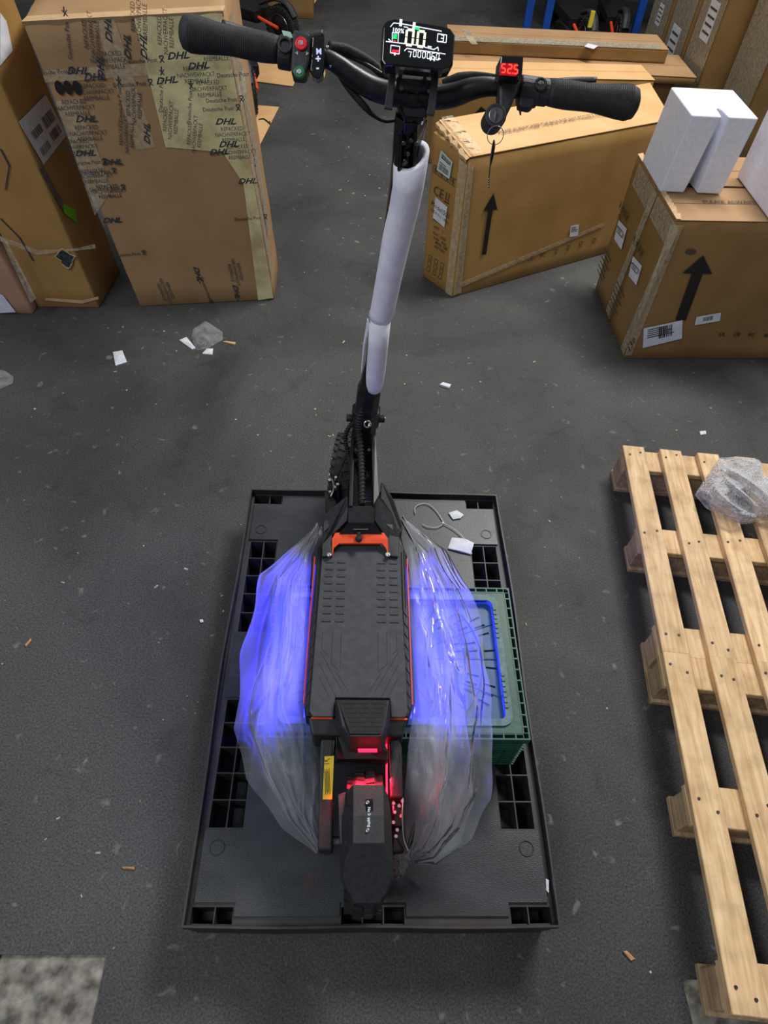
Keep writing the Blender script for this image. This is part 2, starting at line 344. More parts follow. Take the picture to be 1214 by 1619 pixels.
tag(mb.build('floor_debris', M('pale_debris', (190, 186, 176), .8, 0, (120, 112, 96), 40)), 'tiny pale crumbs and splinters scattered over the dark floor', 'debris', kind='stuff')

# ================================================================ CARTONS
def carton(name, label, b, t, mat, cuts=9, amp=.0022, group=None, top=None):
    b = [Vector(p) for p in b]; t = [Vector(p) for p in t]; bm = bmesh.new(); v = [bm.verts.new(p) for p in b+t]
    for f in ((3,2,1,0),(4,5,6,7),(0,1,5,4),(1,2,6,5),(2,3,7,6),(3,0,4,7)): bm.faces.new([v[i] for i in f])
    bmesh.ops.bevel(bm, geom=bm.edges[:], offset=.004, segments=1, affect='EDGES')
    bmesh.ops.subdivide_edges(bm, edges=[e for e in bm.edges if e.calc_length() > .05], cuts=cuts, use_grid_fill=True)
    bm.normal_update()
    seed = Vector((len(bpy.data.objects)*1.7, 3, 1))
    mv = [(q, q.normal*amp*(noise.noise(q.co*5+seed)+.6*noise.noise(q.co*17+seed))) for q in bm.verts if q.co.z > .012]
    for q, d in mv: q.co += d
    root = thing(name, sum(b, Vector())/4, label, 'box', group)
    root.location.z = min(p.z for p in b)
    me = bpy.data.meshes.new('body'); bm.to_mesh(me); bm.free(); me.transform(Matrix.Translation(-root.location)); me.materials.append(mat)
    o = bpy.data.objects.new('body', me); C.objects.link(o); o.parent = root
    me.polygons.foreach_set('use_smooth', [True]*len(me.polygons))
    if top:
        # the two top flaps meet in a seam; each a raised sheet, light from above put into its paler colour
        c0, c1, c2, c3 = t; z = Vector((0, 0, .0035)); g = .004
        L_ = (c0+c3)/2; R_ = (c1+c2)/2; d = (c3-c0).normalized()*g/2
        for q in ((c0, c1, R_-d, L_-d), (L_+d, R_+d, c2, c3)):
            MB().prism([p+z*.6 for p in q], (0, 0, .003)).build('top_flap', top, root)
    return root
def strip(root, name, pts, mat, n):   # thin tape laid along a side
    n = Vector(n).normalized(); MB().prism([Vector(p)+n*.0042 for p in pts], n*.0004).build(name, mat, root)
def label_sheet(root, fc, pts, bars=True, name='paper_label', lines=3, mat=white, e=.001, txt=None):
    q = [fc.px(*p) for p in pts]; mb = MB(); fc.poly(mb, q, .0008, e); o = mb.build(name, mat, root)
    a, b, c, d = [Vector(p) for p in q]; mb = MB()
    U = lambda s, t: (a*(1-s)+b*s)*(1-t)+(d*(1-s)+c*s)*t
    def R(s0, t0, s1, t1): fc.poly(mb, [tuple(U(s0, t0)), tuple(U(s1, t0)), tuple(U(s1, t1)), tuple(U(s0, t1))], .0003, e+.0009)
    if bars:
        for (s0, t0, s1, t1) in bars if isinstance(bars, list) else [(.1, .12, .8, .34)]:
            s = s0
            while s < s1: w = random.choice((.012, .02, .03)); R(s, t0, min(s+w, s1), t1); s += w+random.choice((.014, .022))
    for k in range(lines): y = .45+.5*k/max(lines, 1); R(.1, y, random.uniform(.6, .9), y+.045)
    if mb.v: mb.build('label_print', ink if mat is white else inkgrey, o)
    if txt:
        mb = MB(); m_ = U(.5, .5)
        dv = (b-a); ang = math.degrees(math.atan2(dv.y, dv.x))
        for i, (s_, hh) in enumerate(txt): g_ = U(.5, .62-.3*i); fc.text(mb, s_, g_.x, g_.y, hh, ang, e=e+.0012)
        mb.build('label_print', ink, o)
    return o

# --- big taped carton
A = Vector((-1.053, 2.383, 0)); B = Vector((-.462, 2.475, 0)); TL = P(35, 35, z=1.05)
fn = (B-A).cross(TL-A).normalized(); TR = hit(353, 18, A, fn)
dep = Vector((-.07, .42, 0)); BR = P(441, 428, z=0); TBR = P(367, -80, z=TR.z); 
big = carton('taped_carton', 'big brown carton covered in printed parcel tape, standing left of the scooter', [A, B, BR, A+dep], [TL, TR, TBR, TL+dep], cb, 12, .003)
bf = Face(A, B-A, TL-A, .004)
# tape strips carrying the carrier's name
def bstrip(pts, m_=tape): mb = MB(); bf.polyp(mb, pts, .0004, -.0006); mb.build('packing_tape', m_, big)
bstrip([(212, 28), (350, 14), (401, 290), (432, 470), (408, 474), (385, 290), (352, 240), (262, 232)], tapey)
bstrip([(66, 112), (372, 88), (378, 108), (72, 130)])
bstrip([(150, 30), (180, 27), (246, 232), (216, 236)]); bstrip([(88, 160), (125, 156), (176, 300), (150, 340)])
mb = MB(); mg = MB()
def dhl(x, y, ang=0, h=.029): bf.textp(mb, 'DHL', x, y, h, ang, bold=.03, shear=.45, wide=1.25); a, b = bf.px(x, y); bf.rect(mb, a+.036*math.cos(math.radians(ang)), b+.036*math.sin(math.radians(ang))-.006, .012, .003, ang)
def rep(x, y, ang=0, h=.020):
    for k, s_ in enumerate(('REPACKED', 'NACHVERPACKT', 'REEMBALLÉ')):
        a, b = bf.px(x, y); r_ = math.radians(ang); d_ = (1-k)*h*.95; bf.text(mg, s_, a-d_*math.sin(r_), b+d_*math.cos(r_), h, ang, wide=.85)
def post(x, y, ang=0, h=.019):
    bf.textp(mg, 'Deutsche Post', x, y, h, ang, bold=.004); a, b = bf.px(x, y); r_ = math.radians(ang); a += .072*math.cos(r_); b += .072*math.sin(r_)
    q = []
    for k in range(14): t_ = k/13*math.pi*1.15-.3; q.append((a+.008*math.cos(t_), b-.002+.008*math.sin(t_)))
    bf.poly(mb, [(a-.010, b+.009), (a-.006, b+.009), (a+.009, b-.008), (a+.004, b-.008)], .0004); bf.poly(mb, [(a+.010, b+.009), (a+.006, b+.009), (a-.009, b-.008), (a-.004, b-.008)], .0004)
    bf.rect(mb, a, b+.011, .014, .004, ang)
for a_ in ((172, 48, 80), (202, 75, 78), (228, 75, 78), (233, 212, 78), (160, 108, 80), (122, 112, 0), (280, 88, 3), (312, 104, 3), (262, 127, 4), (148, 122, 3), (355, 192, 0), (360, 228, 0), (345, 240, 0), (390, 286, 0), (176, 256, 0), (135, 188, 0), (134, 242, 0), (176, 348, 0), (312, 432, -85), (373, 460, -85)): dhl(*a_)
for a_ in ((145, 55, 80), (262, 50, 80), (175, 95, 2), (340, 82, 2), (150, 145, 2), (310, 118, 2), (330, 140, 2), (120, 170, 2), (212, 165, 78), (200, 212, 78), (270, 190, 76), (308, 212, 76), (140, 210, 2), (125, 232, 2), (368, 212, 2), (378, 240, 2), (150, 278, 2), (172, 302, 2), (262, 460, -80), (372, 430, -85), (220, 28, 78)): rep(*a_)
for a_ in ((108, 62, 80), (80, 114, 3), (222, 96, 3), (205, 133, 3), (255, 150, 76), (190, 165, 78), (300, 170, 76), (350, 158, 2), (368, 118, 2), (345, 172, 2), (135, 257, 2), (150, 272, 2), (392, 345, 2), (200, 402, 3), (325, 455, -80), (165, 298, 2)): post(*a_)
tag(mb.build('parcel_tape_print', navy, big), kind='stuff'); tag(mg.build('parcel_tape_small_print', navy, big), kind='stuff')
mb = MB()
for x in (94, 108, 122):
    a, b = bf.px(x, 138); bf.poly(mb, [(a+.014*math.cos(t), b+.022*math.sin(t)) for t in (k*math.pi/8 for k in range(16))], .0005, .0006)
mb.build('handling_mark', ink, big)
# torn top edge + side crumpled tape
u_ = (TR-TL)
mb = MB(); n_ = 40; pts = []
for k in range(n_+1): s_ = k/n_; pts.append((TL+u_*s_, .012+.010*noise.noise(Vector((s_*9, 2, 0)))))
for k in range(n_):
    (p, a), (q, b) = pts[k], pts[k+1]; o_ = -fn*.0 + Vector((0, 0, 1))*.004
    w1 = fn*(.003+a*.5); w2 = fn*(.003+b*.5); mb.hexa([p-Vector((0,0,a)), q-Vector((0,0,b)), q-Vector((0,0,b))+Vector((0,.05,0)), p-Vector((0,0,a))+Vector((0,.05,0))], [p+w1+o_, q+w2+o_, q+o_+Vector((0,.05,0)), p+o_+Vector((0,.05,0))])
mb.build('torn_edge', cbe, big)
sn = (BR-B).cross(TR-B).normalized(); sf = Face(B, BR-B, TR-B, .004)
sw = (BR-B).length
def side_strip(a0, a1, h0, h1, m_=tape): mb = MB(); sf.poly(mb, [(a0, h0), (a1, h0), (a1, h1), (a0, h1)], .0004, -.0002); mb.build('packing_tape', m_, big)
side_strip(.0, .06, .1, 1.05); side_strip(.1, .18, .25, 1.05); side_strip(.02, .22, .8, .86)
mb = MB()
for k in range(8): dd = .35+.08*k; sf.text(mb, 'DHL', .10+.02*(k % 3), dd, .05, 84, bold=.03, shear=.4)
mb.build('parcel_tape_print', navy, big)

# --- tall carton at the left edge
fl, fr, br = P(60, 486, z=0), P(157, 487, z=0), P(191, 430, z=0); bl = fl+(br-fr)
hgt = 1.15
def lean(p, px, py):  # top corner found by following the photographed edge on the plane of constant y
    q = P(px, py, y=p.y+.02); return p+(q-p)*(hgt/(q.z-p.z))
tfr = lean(fr, 28, 193); dv = tfr-fr; 
tall = carton('tall_carton', 'tall golden brown carton with a hole near its foot, at the left edge', [fl, fr, br, bl], [fl+dv, tfr, br+dv, bl+dv], cbg, 12, .004)
rf = Face(fr, br-fr, dv, .004); ff = Face(fr, fr-fl, dv, .004)
o = label_sheet(tall, rf, [(67, 260), (104, 213), (70, 150), (28, 193)], [(.1, .12, .42, .3), (.55, .15, .9, .36), (.12, .5, .45, .68), (.55, .46, .92, .72)], lines=0)
o['label'] = 'white address label with barcodes'
mb = MB(); rf.polyp(mb, [(60, 268), (66, 262), (104, 330), (98, 334)], .0005, .001); mb.build('packing_tape', M('grey_tape', (96, 96, 96), .3), tall)
mb = MB(); rf.polyp(mb, [(98, 322), (118, 332), (119, 352), (100, 338)], .0005, .0016); mb.build('sticker', M('bright_green_sticker', (110, 200, 30), .5), tall)['label'] = 'small bright green sticker'
mb = MB(); a, b = ff.px(104, 408)
pts = [(a+(.030+.008*math.sin(3.1*t)+.005*math.sin(7*t))*math.cos(t), b+(.034+.006*math.cos(4*t))*math.sin(t)) for t in (k*math.pi/12 for k in range(24))]
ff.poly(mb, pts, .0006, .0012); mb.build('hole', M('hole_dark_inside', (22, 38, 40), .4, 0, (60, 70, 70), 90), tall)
mb = MB()
for k in range(24):
    (x0, y0), (x1, y1) = pts[k], pts[(k+1) % 24]; g = random.uniform(1.08, 1.22); c_ = lambda x, y, s: (a+(x-a)*s, b+(y-b)*s)
    ff.poly(mb, [(x0, y0), (x1, y1), c_(x1, y1, g), c_(x0, y0, g)], .002, .001)
mb.build('hole_torn_edge', cbe, tall)
mb = MB()
for (x0, y0, x1, y1) in ((0, 235, 14, 262), (14, 262, 8, 300), (0, 345, 30, 375), (30, 375, 52, 412)):
    p, q = ff.px(x0, y0), ff.px(x1, y1); ff.poly(mb, [p, q, (q[0]+.006, q[1]+.002), (p[0]+.006, p[1]+.002)], .0004)
mb.build('pen_mark', navy, tall)
for (p4) in ([(0, 372), (60, 395), (120, 392), (150, 385), (152, 392), (60, 402), (0, 380)],):
    mb = MB(); ff.polyp(mb, p4, .0004); mb.build('packing_tape', tape, tall)
mb = MB(); ff.polyp(mb, [(72, 470), (130, 474), (156, 468), (156, 472), (130, 479), (72, 474)], .0012); mb.build('bottom_flap_edge', cbe, tall)
mb = MB(); rf.polyp(mb, [(-2, 20), (8, 34), (18, 80), (-2, 104)], .0006, .001); mb.build('paper_label', white, tall)

# --- small carton at far left
c0 = P(-60, 492, z=0); c1 = P(52, 497, z=0); c2 = P(66, 475, z=0); dv = Vector((-.06, .02, .42))
small = carton('pinkish_carton', 'low pinkish carton with a white paper at its foot, in the left corner', [c0, c1, c2, c0+(c2-c1)], [c0+dv, c1+dv, c2+dv, c0+(c2-c1)+dv], cbp, 8, .006)
f3 = Face(c1, c1-c0, dv, .006); mb = MB(); f3.polyp(mb, [(-8, 494), (26, 492), (6, 466), (-8, 458)], .0006, .001); mb.build('paper_label', white, small)
mb = MB(); f3.polyp(mb, [(0, 372), (12, 380), (58, 470), (50, 478)], .0006, .0005); mb.build('packing_tape', tape, small)

# --- centre carton with arrow
L0, F0 = P(668, 437, z=0), P(716, 470, z=0); dd = (P(960, 400, z=0)-F0); dd.z = 0; dd.normalize(); LEN = 1.14
b = [F0, F0+dd*LEN, L0+dd*LEN, L0]
tF = P(742, 252, z=.59); up_ = tF-F0; tL = hit(685, 208, F0, (F0-L0).cross(tF-F0).normalized()); tFR = hit(1061, 192, F0, dd.cross(up_).normalized()); tBR = tFR+(L0-F0); print('cen', tF, tL, tFR, tBR)
cen = carton('arrow_carton', 'golden carton with a black up arrow and a lifted end flap, right of the scooter', b, [tF, tFR, tBR, tL], cbg, 10, .003)
cf = Face(F0, dd, up_, .005); ce = Face(L0, F0-L0, tL-L0, .005); 
lid0 = P(697, 193, z=.62); lidT = [tF+Vector((0, 0, .006)), tFR+Vector((0, 0, .006)), P(1027, 132, z=tFR.z+.012), P(694, 191, z=tL.z+.030)]
lidm = cardboard('top_lit_cardboard', (212, 166, 112), (226, 182, 130), .5)  # paler than the walls: light from above put into the lid colour
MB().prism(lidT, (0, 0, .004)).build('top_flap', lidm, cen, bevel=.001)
mb = MB()  # crumpled open edge of the lid, wrapped in tape
q0, q1 = lidT[3], lidT[0]; pr_ = None
for k in range(25):
    s_ = k/24; p = q0.lerp(q1, s_); w = .016+.012*noise.noise(Vector((s_*8, 5, 1))); dx = -dd*(w)+Vector((0, 0, .012*noise.noise(Vector((s_*11, 1, 2)))-.006)); cur = (p+dd*.02+Vector((0, 0, .008)), p+dx)
    if pr_: mb.add([pr_[0], cur[0], cur[1], pr_[1]], [(0, 1, 2, 3)]); mb.add([pr_[1], cur[1], cur[1]-Vector((0, 0, .012)), pr_[1]-Vector((0, 0, .012))], [(0, 1, 2, 3)])
    pr_ = cur
mb.build('crumpled_flap_edge', cbe, cen)
mb = MB()
for k in range(2):
    pr_ = None
    for j in range(13):
        s_ = j/12; p = q0.lerp(q1, s_)+dd*(.01+.025*k)+Vector((0, 0, .013+.006*noise.noise(Vector((s_*15, k, 0))))); cur = (p, p+dd*.03+Vector((0, 0, .004*noise.noise(Vector((s_*9, k, 4))))))
        if pr_: mb.add([pr_[0], cur[0], cur[1], pr_[1]], [(0, 1, 2, 3)])
        pr_ = cur
mb.build('packing_tape', tape, cen)
mb = MB()
def arrow(mb, fc, tip, l, r, tail, w):
    t_, l_, r_, b_ = [Vector(fc.px(*p)) for p in (tip, l, r, tail)]; m_ = (l_+r_)/2; d = (r_-l_).normalized()*w/2
    fc.poly(mb, [tuple(t_), tuple(l_), tuple(m_-d), tuple(b_-d), tuple(b_+d), tuple(m_+d), tuple(r_)], .0006)
arrow(mb, cf, (779, 305), (763, 333), (785, 331), (764, 402), .024); mb.build('arrow_print', ink, cen)
mb = MB()
def marks(mb, fc, pts, h, ang=0):
    for (x, y, s_) in pts: fc.textp(mb, s_, x, y, h, ang, bold=.01)
marks(mb, cf, [(815, 413, 'UL'), (837, 409, 'CE'), (857, 403, 'FC')], .03)
for (x, y) in ((878, 397), (897, 391), (917, 385), (938, 380)):
    a, b_ = cf.px(x, y); cf.rect(mb, a-.007, b_, .003, .02, 15); cf.rect(mb, a+.007, b_, .003, .02, -15); cf.rect(mb, a, b_+.011, .018, .003); cf.rect(mb, a, b_-.012, .012, .003)
mb.build('symbol_print', inkgrey, cen)
label_sheet(cen, cf, [(899, 374), (912, 372), (914, 354), (901, 357)], False, lines=4)
tf_ = Face(lidT[0], lidT[1]-lidT[0], lidT[3]-lidT[0], .0055); mb = MB()
d_ = (Vector(tf_.px(980, 179))-Vector(tf_.px(795, 213))); tf_.textp(mb, 'PLEASE ALWAYS KEEP THE BOX FOR ANY POSSIBLE FUTURE USE', 884, 194, .034, math.degrees(math.atan2(d_.y, d_.x)), wide=.68); mb.build('lettering', inkgrey, cen)
label_sheet(cen, ce, [(692, 268), (712, 283), (717, 256), (699, 237)], [(.1, .1, .85, .4), (.1, .72, .9, .92)], lines=2, mat=M('pale_blue_paper', (190, 208, 206), .6))
label_sheet(cen, ce, [(686, 344), (704, 359), (709, 327), (690, 311)], False, lines=0, txt=[('Model:S01', .030), ('KSDA Pro, UR01', .017)])
mb = MB()
ce.textp(mb, 'CE', 694, 304, .055, 0); 
for dx_ in (-.008, .008): a, b_ = ce.px(708, 313); ce.rect(mb, a+dx_, b_+.006, .004, .034); ce.rect(mb, a, b_-.018, .034, .004)
for k in range(4):
    a, b_ = ce.px(690+9*k, 268+6.2*k); ce.rect(mb, a, b_+.014, .032, .002); ce.rect(mb, a, b_-.014, .032, .002); ce.rect(mb, a-.016, b_, .002, .03); ce.rect(mb, a, b_, .010, .018, 20)
for k, (s_, x, y) in enumerate((('MODEL:', 688, 344), ('QTY:    1', 689, 356), ('G.W.   KGS', 690, 367), ('N.W.   KGS', 691, 375), ('MEAS:  CM', 693, 382), ('BATTERY:', 691, 388))): ce.textp(mb, s_, x+5, y+6, .017, 0, bold=.012)
for k in range(3):
    for j in range(3):
        a, b_ = ce.px(681+9.5*k, 407+6*k); b_ -= .028*j; ce.rect(mb, a, b_+.01, .020, .002); ce.rect(mb, a, b_-.01, .020, .002); ce.rect(mb, a-.01, b_, .002, .02); ce.rect(mb, a+.01, b_, .002, .02)
mb.build('lettering', inkgrey, cen)
for pp in ([(716, 466), (728, 462), (748, 262), (740, 256)],): mb = MB(); cf.polyp(mb, pp, .0005); mb.build('packing_tape', tape, cen)
mb = MB(); ce.polyp(mb, [(705, 462), (715, 468), (740, 262), (728, 250)], .0005); mb.build('packing_tape', tape, cen)
mb = MB(); cf.polyp(mb, [(722, 448), (952, 352), (954, 357), (722, 456)], .0004, .0002); mb.build('packing_tape', tape, cen)

# --- right pair of cartons (front one with arrow, the other behind it)
Fb = P(985, 567, z=0); xr = Vector((.9985, .05, 0)); yr = (P(962, 508, z=0)-Fb); yr.z = 0; D1 = yr.length; yr.normalize()
upr = P(1068, 350, z=.59)-Fb; LN = 1.12
def rb(o_, D, up): return [o_, o_+xr*LN, o_+xr*LN+yr*D, o_+yr*D], [o_+up, o_+xr*LN+up, o_+xr*LN+yr*D+up, o_+yr*D+up]
b, t = rb(Fb, D1-.01, upr)
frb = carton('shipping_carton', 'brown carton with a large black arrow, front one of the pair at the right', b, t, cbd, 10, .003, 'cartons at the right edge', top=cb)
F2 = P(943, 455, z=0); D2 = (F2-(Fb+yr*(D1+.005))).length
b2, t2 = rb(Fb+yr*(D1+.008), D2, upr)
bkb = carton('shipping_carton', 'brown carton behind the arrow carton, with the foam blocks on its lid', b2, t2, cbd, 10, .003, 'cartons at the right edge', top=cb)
gf = Face(Fb, xr, upr, .005); gl = Face(Fb+yr*D1, -yr, upr, .005); g2 = Face(Fb+yr*(D1+.008+D2), -yr, upr, .005)
mb = MB(); arrow(mb, gf, (1111, 403), (1078, 431), (1125, 432), (1075, 505), .045); mb.build('arrow_print', ink, frb)
mb = MB(); marks(mb, gf, [(1141, 528, 'UL'), (1164, 528, 'CE'), (1187, 529, 'FC'), (1209, 530, 'X')], .024); gf.textp(mb, 'X', 1212, 530, .02); mb.build('symbol_print', ink, frb)
lb = label_sheet(frb, gf, [(1015, 549), (1077, 534), (1078, 505), (1017, 518)], [(.4, .3, .75, .9)], lines=5)
label_sheet(frb, gf, [(1097, 513), (1137, 506), (1139, 493), (1100, 500)], [(.3, .3, .7, .8)], lines=0)
mb = MB(); a, b_ = gf.px(1091, 397); gf.poly(mb, [(a+.022*math.cos(t_), b_+.010*math.sin(t_)) for t_ in (k*math.pi/8 for k in range(16))], .0006); mb.build('handle_slot', inkgrey, frb)
label_sheet(frb, gl, [(996, 436), (1008, 451), (1017, 421), (1003, 405)], False, lines=2, txt=[('Model: S01', .026)])
label_sheet(bkb, g2, [(973, 378), (984, 395), (993, 362), (980, 348)], False, lines=2, txt=[('Model: S01', .026)])
for (fc, rt, x0, y0) in ((gl, frb, 1013, 385), (g2, bkb, 990, 330)):
    mb = MB(); a0, b0 = fc.px(x0, y0)
    for k in range(4): fc.rect(mb, a0-.06+.036*k, b0, .026, .002); fc.rect(mb, a0-.06+.036*k, b0-.03, .026, .002); fc.rect(mb, a0-.06+.036*k, b0-.015, .012, .02, 20); fc.rect(mb, a0-.074+.036*k, b0-.015, .002, .03)
    fc.text(mb, 'CE', a0-.03, b0-.06, .04); 
    for k in range(6): fc.rect(mb, a0-.01-.008*(k % 2), b0-.22-.022*k, .12-.03*(k % 2), .006)
    mb.build('lettering', inkgrey, rt)
mb = MB(); gl.textp(mb, '136', 1000, 545, .05, 90); mb.build('handwriting', ink, frb)
gt = Face(Fb+upr, xr, yr, .0085); mb = MB(); gt.textp(mb, 'PLEASE ALWAYS KEEP', 1165, 323, .034, 0, wide=.85); mb.build('lettering', inkgrey, frb)
for fc, rt in ((gf, frb),): mb = MB(); fc.poly(mb, [(0, .02), (.03, .02), (.05, .58), (0, .58)], .0005); mb.build('packing_tape', tape, rt)
for fc, rt, d_ in ((gl, frb, D1), (g2, bkb, D2)): mb = MB(); fc.poly(mb, [(d_-.05, .02), (d_-.002, .02), (d_-.002, .58), (d_-.05, .58)], .0005); fc.poly(mb, [(.005, .50), (d_, .50), (d_, .585), (.005, .585)], .0005); mb.build('packing_tape', tape, rt)
mb = MB()
for s0, (o_, D) in enumerate(((Fb+upr, D1-.01), (Fb+yr*(D1+.008)+upr, D2))):
    for k in range(14):
        p = o_+yr*D*k/14; q = o_+yr*D*(k+1)/14; w = .02+.012*noise.noise(Vector((k*.8, s0, 0))); mb.add([p+Vector((0, 0, .009)), q+Vector((0, 0, .009)), q+xr*w+Vector((0, 0, .011+.003*(k % 3))), p+xr*w+Vector((0, 0, .010))], [(0, 1, 2, 3)])
mb.build('crumpled_tape_edge', cbe, frb)

# --- polystyrene blocks on the right cartons
ztop = upr.z+.008
def styro_block(o_, w, d, h, label, rot=0, n=True, dx=0):
    R = Matrix.Rotation(rot, 3, 'Z'); mb = MB(); rings = []
    for z, sl in ((0, .028), (h*.25, .022), (h*.6, .018), (h, .014)):
        t_ = z/h; sk = Vector((dx*t_, 0, 0)); s0, s1 = w*.50-sl*.9, w*.50+sl; dd_ = d*.30
        pl = [(0, 0), (s0, 0), (s0+.006, dd_), (s1-.006, dd_), (s1, 0), (w, 0), (w, d), (0, d)] if n else [(0, 0), (w, 0), (w, d), (0, d)]
        rings.append([o_+R@(Vector((a, b, z))+sk) for a, b in pl])
    mb.loft(rings); o = mb.build('foam_block', styro, org=o_, bevel=.006, seg=3)
    return tag(o, label, 'packing foam', 'packing foam blocks')
s0_ = P(1042, 304, z=ztop); s1_ = P(1141, 312, z=ztop)
styro_block(Vector((s0_.x, s0_.y, ztop+.001)), (s1_-s0_).length, .27, .275, 'white polystyrene block with a slot cut down its front, on the right cartons', 0, True, .015)
s2_ = P(1216, 350, z=ztop)
styro_block(Vector((s2_.x, s2_.y, ztop+.001)), .26, .36, .275, 'white polystyrene block cut off by the right edge of the picture', 0, False, .0)

# --- cartons further back on the right
def simple_carton(label, o_, x, y, h, mat, lift=0, grp='cartons stacked in the back', top=None):
    o_ = Vector(o_); o_.z = lift; x = Vector(x); y = Vector(y); z = Vector((0, 0, h)); return carton('shipping_carton', label, [o_, o_+x, o_+x+y, o_+y], [o_+z, o_+x+z, o_+x+y+z, o_+y+z], mat, 8, .004, grp, top)
o_ = P(678, 258, z=0)
bk = simple_carton('brown carton with a black arrow tip, directly behind the golden arrow carton', o_, (1.25, .10, 0), (-.02, .24, 0), .46, cbg, top=lidm)
kf = Face(o_, (1.25, .10, 0), (0, 0, 1), .005); mb = MB(); arrow(mb, kf, (760, 168), (749, 180), (771, 176), (750, 215), .03); mb.build('arrow_print', ink, bk)
o1 = P(694, 150, z=.40); o1 = Vector((o1.x, o1.y, 0)); print('o1', o1)
YB = 4.55
simple_carton('long brown carton lowest of the stack behind the right handlebar grip', (.45, 4.52, 0), (1.45, 0, 0), (0, .45, 0), .30, cbd, top=cb)
slab = simple_carton('thin flat carton lying on the stack, long front edge towards the scooter', (.42, 4.47, 0), (1.57, -.01, 0), (0, .40, 0), .04, cbd, lift=.318, top=cb)
up2 = simple_carton('long taped carton with a small white label, topmost of the back stack', (.45, 4.655, 0), (1.395, .02, 0), (0, .29, 0), .070, cbd, lift=.366, top=cb)
u2 = Face(Vector((.45, 4.655, .436)), (1.4, .02, 0), (0, 1, 0), .007); label_sheet(up2, u2, [(923, 76), (938, 80), (945, 75), (929, 71)], False, lines=0)
mb = MB(); u2.polyp(mb, [(745, 72), (755, 72), (740, 48), (728, 48)], .0005); u2.polyp(mb, [(710, 66), (1045, 80), (1040, 72), (712, 58)], .0005); mb.build('packing_tape', tape, up2)
# tall cartons at the top right
tallL = []
X0 = 2.08
rows = [(4.10, .40, 'tall brown carton nearest of the row at the upper right, wide brown side showing', cbd), (4.52, .33, 'tall film-wrapped carton with a label, second of the upper right row', cbd), (4.87, .33, 'tall film-wrapped carton with a printed label, third of the upper right row', cbd), (5.22, .33, 'tall dusky film-wrapped carton at the back of the upper right row', cbd)]
for i, (y, d, lb_, m_) in enumerate(rows):
    x = X0+(.14 if i == 0 else 0)-.03*i; t_ = simple_carton(lb_, (x, y, 0), (1.1, .02, 0), (-.02, d, 0), 1.35-.05*i, m_, grp='tall cartons at the upper right')
    fc = Face(Vector((x-.02, y+d, 0)), (.02, -d, 0), (0, 0, 1), .006); tallL.append((t_, fc))
    mb = MB(); fc.rect(mb, d*.5, .55, d*.9, 1.0); mb.build('stretch_film', tape, t_)
for (i, q) in ((1, [(1148, 40), (1162, 30), (1158, 5), (1172, -5)]), (2, [(1058, 103), (1070, 108), (1080, 72), (1070, 60)]), (3, [(1044, 60), (1050, 63), (1053, 46), (1048, 44)])):
    pass
def lab(i, a, b_, w, h): t_, fc = tallL[i]; o = MB(); fc.rect(o, a, b_, w, h, 0, .0008, .001); p = o.build('paper_label', white, t_); o = MB(); [fc.rect(o, a, b_-h*.3+h*.2*k, w*.8, h*.06, 0, .0003, .002) for k in range(4)]; o.build('label_print', inkgrey, p)
lab(1, .18, .60, .13, .2); lab(2, .2, .78, .1, .12); lab(2, .14, .36, .14, .22); lab(3, .17, .45, .08, .12)

# --- back left: flat cardboard sheets and a carton
def sheet(pts, label, mat, z=.004):
    mb = MB().prism([P(x, y, z=z) for x, y in pts], (0, 0, .004)); return tag(mb.build('cardboard_sheet', mat), label, 'cardboard', 'cardboard sheets on the floor')
sheet([(395, 128), (463, 137), (478, 104), (400, 88)], 'flat pinkish cardboard sheet on the floor under the left grip', lidm)
sh = sheet([(380, 300), (408, 236), (441, 170), (380, 165)], 'flat cardboard sheet on the floor beside the taped carton, black cable on it', lidm, .004)
mb = MB().tube([P(*p, z=.012) for p in ((409, 189), (417, 188), (424, 193), (427, 196), (426, 192))], .004, 6, 4); tag(mb.build('cable_end', rubber), 'short black cable end lying on the cardboard sheet', 'cable')
sheet([(480, 0), (505, -30), (520, -28), (486, 22)], 'flat cardboard sheet far back beyond the left controls', lidm)
simple_carton('dark brown carton far back at the top left, behind the parked scooter', P(425, 28, z=0), (.38, .02, 0), (-.02, .4, 0), .45, cbd)
simple_carton('narrow dark carton standing behind the big taped carton', P(425, 8, z=0)+Vector((-1.0, 0, 0)), (.30, .02, 0), (-.02, .3, 0), .8, cbd)

# ================================================================ wheels
def wheel(root, c, axis, R=.132, w=.072, mat=rubber, blocks=34, hub=True):
    c = Vector(c); axis = Vector(axis).normalized(); r = w/2
    prof = [(-r*.45, R*.52), (-r*.8, R*.62), (-r, R*.80), (-r*.86, R*.91), (-r*.5, R*.965), (0, R*.975), (r*.5, R*.965), (r*.86, R*.91), (r, R*.80), (r*.8, R*.62), (r*.45, R*.52)]
    ty = MB().lathe(c, axis, prof, 48).build('tyre', mat, root, smooth=True); u, wv = basis(axis); mb = MB()
    for k in range(blocks):
        a = 2*math.pi*k/blocks
        for off, rr, tl in ((-r*.30, .972, 1), (r*.30, .972, -1), (-r*.78, .915, 1), (r*.78, .915, -1)):
            aa = a+(math.pi/blocks if off > 0 else 0); d = math.cos(aa)*u+math.sin(aa)*wv; t = axis.cross(d)
            R3 = Matrix((axis+.35*tl*t, t, d)).transposed(); mb.box(c+d*R*rr+axis*off, (r*.50, R*.105, R*.05), R3)
    tag(mb.build('tread', mat, ty), kind='stuff')
    if hub:
        MB().lathe(c, axis, [(-w*.42, .012), (-w*.42, R*.30), (-w*.3, R*.5), (-w*.25, R*.56), (w*.25, R*.56), (w*.3, R*.5), (w*.42, R*.30), (w*.42, .012)], 32).build('hub', black, root, smooth=False)
    return ty
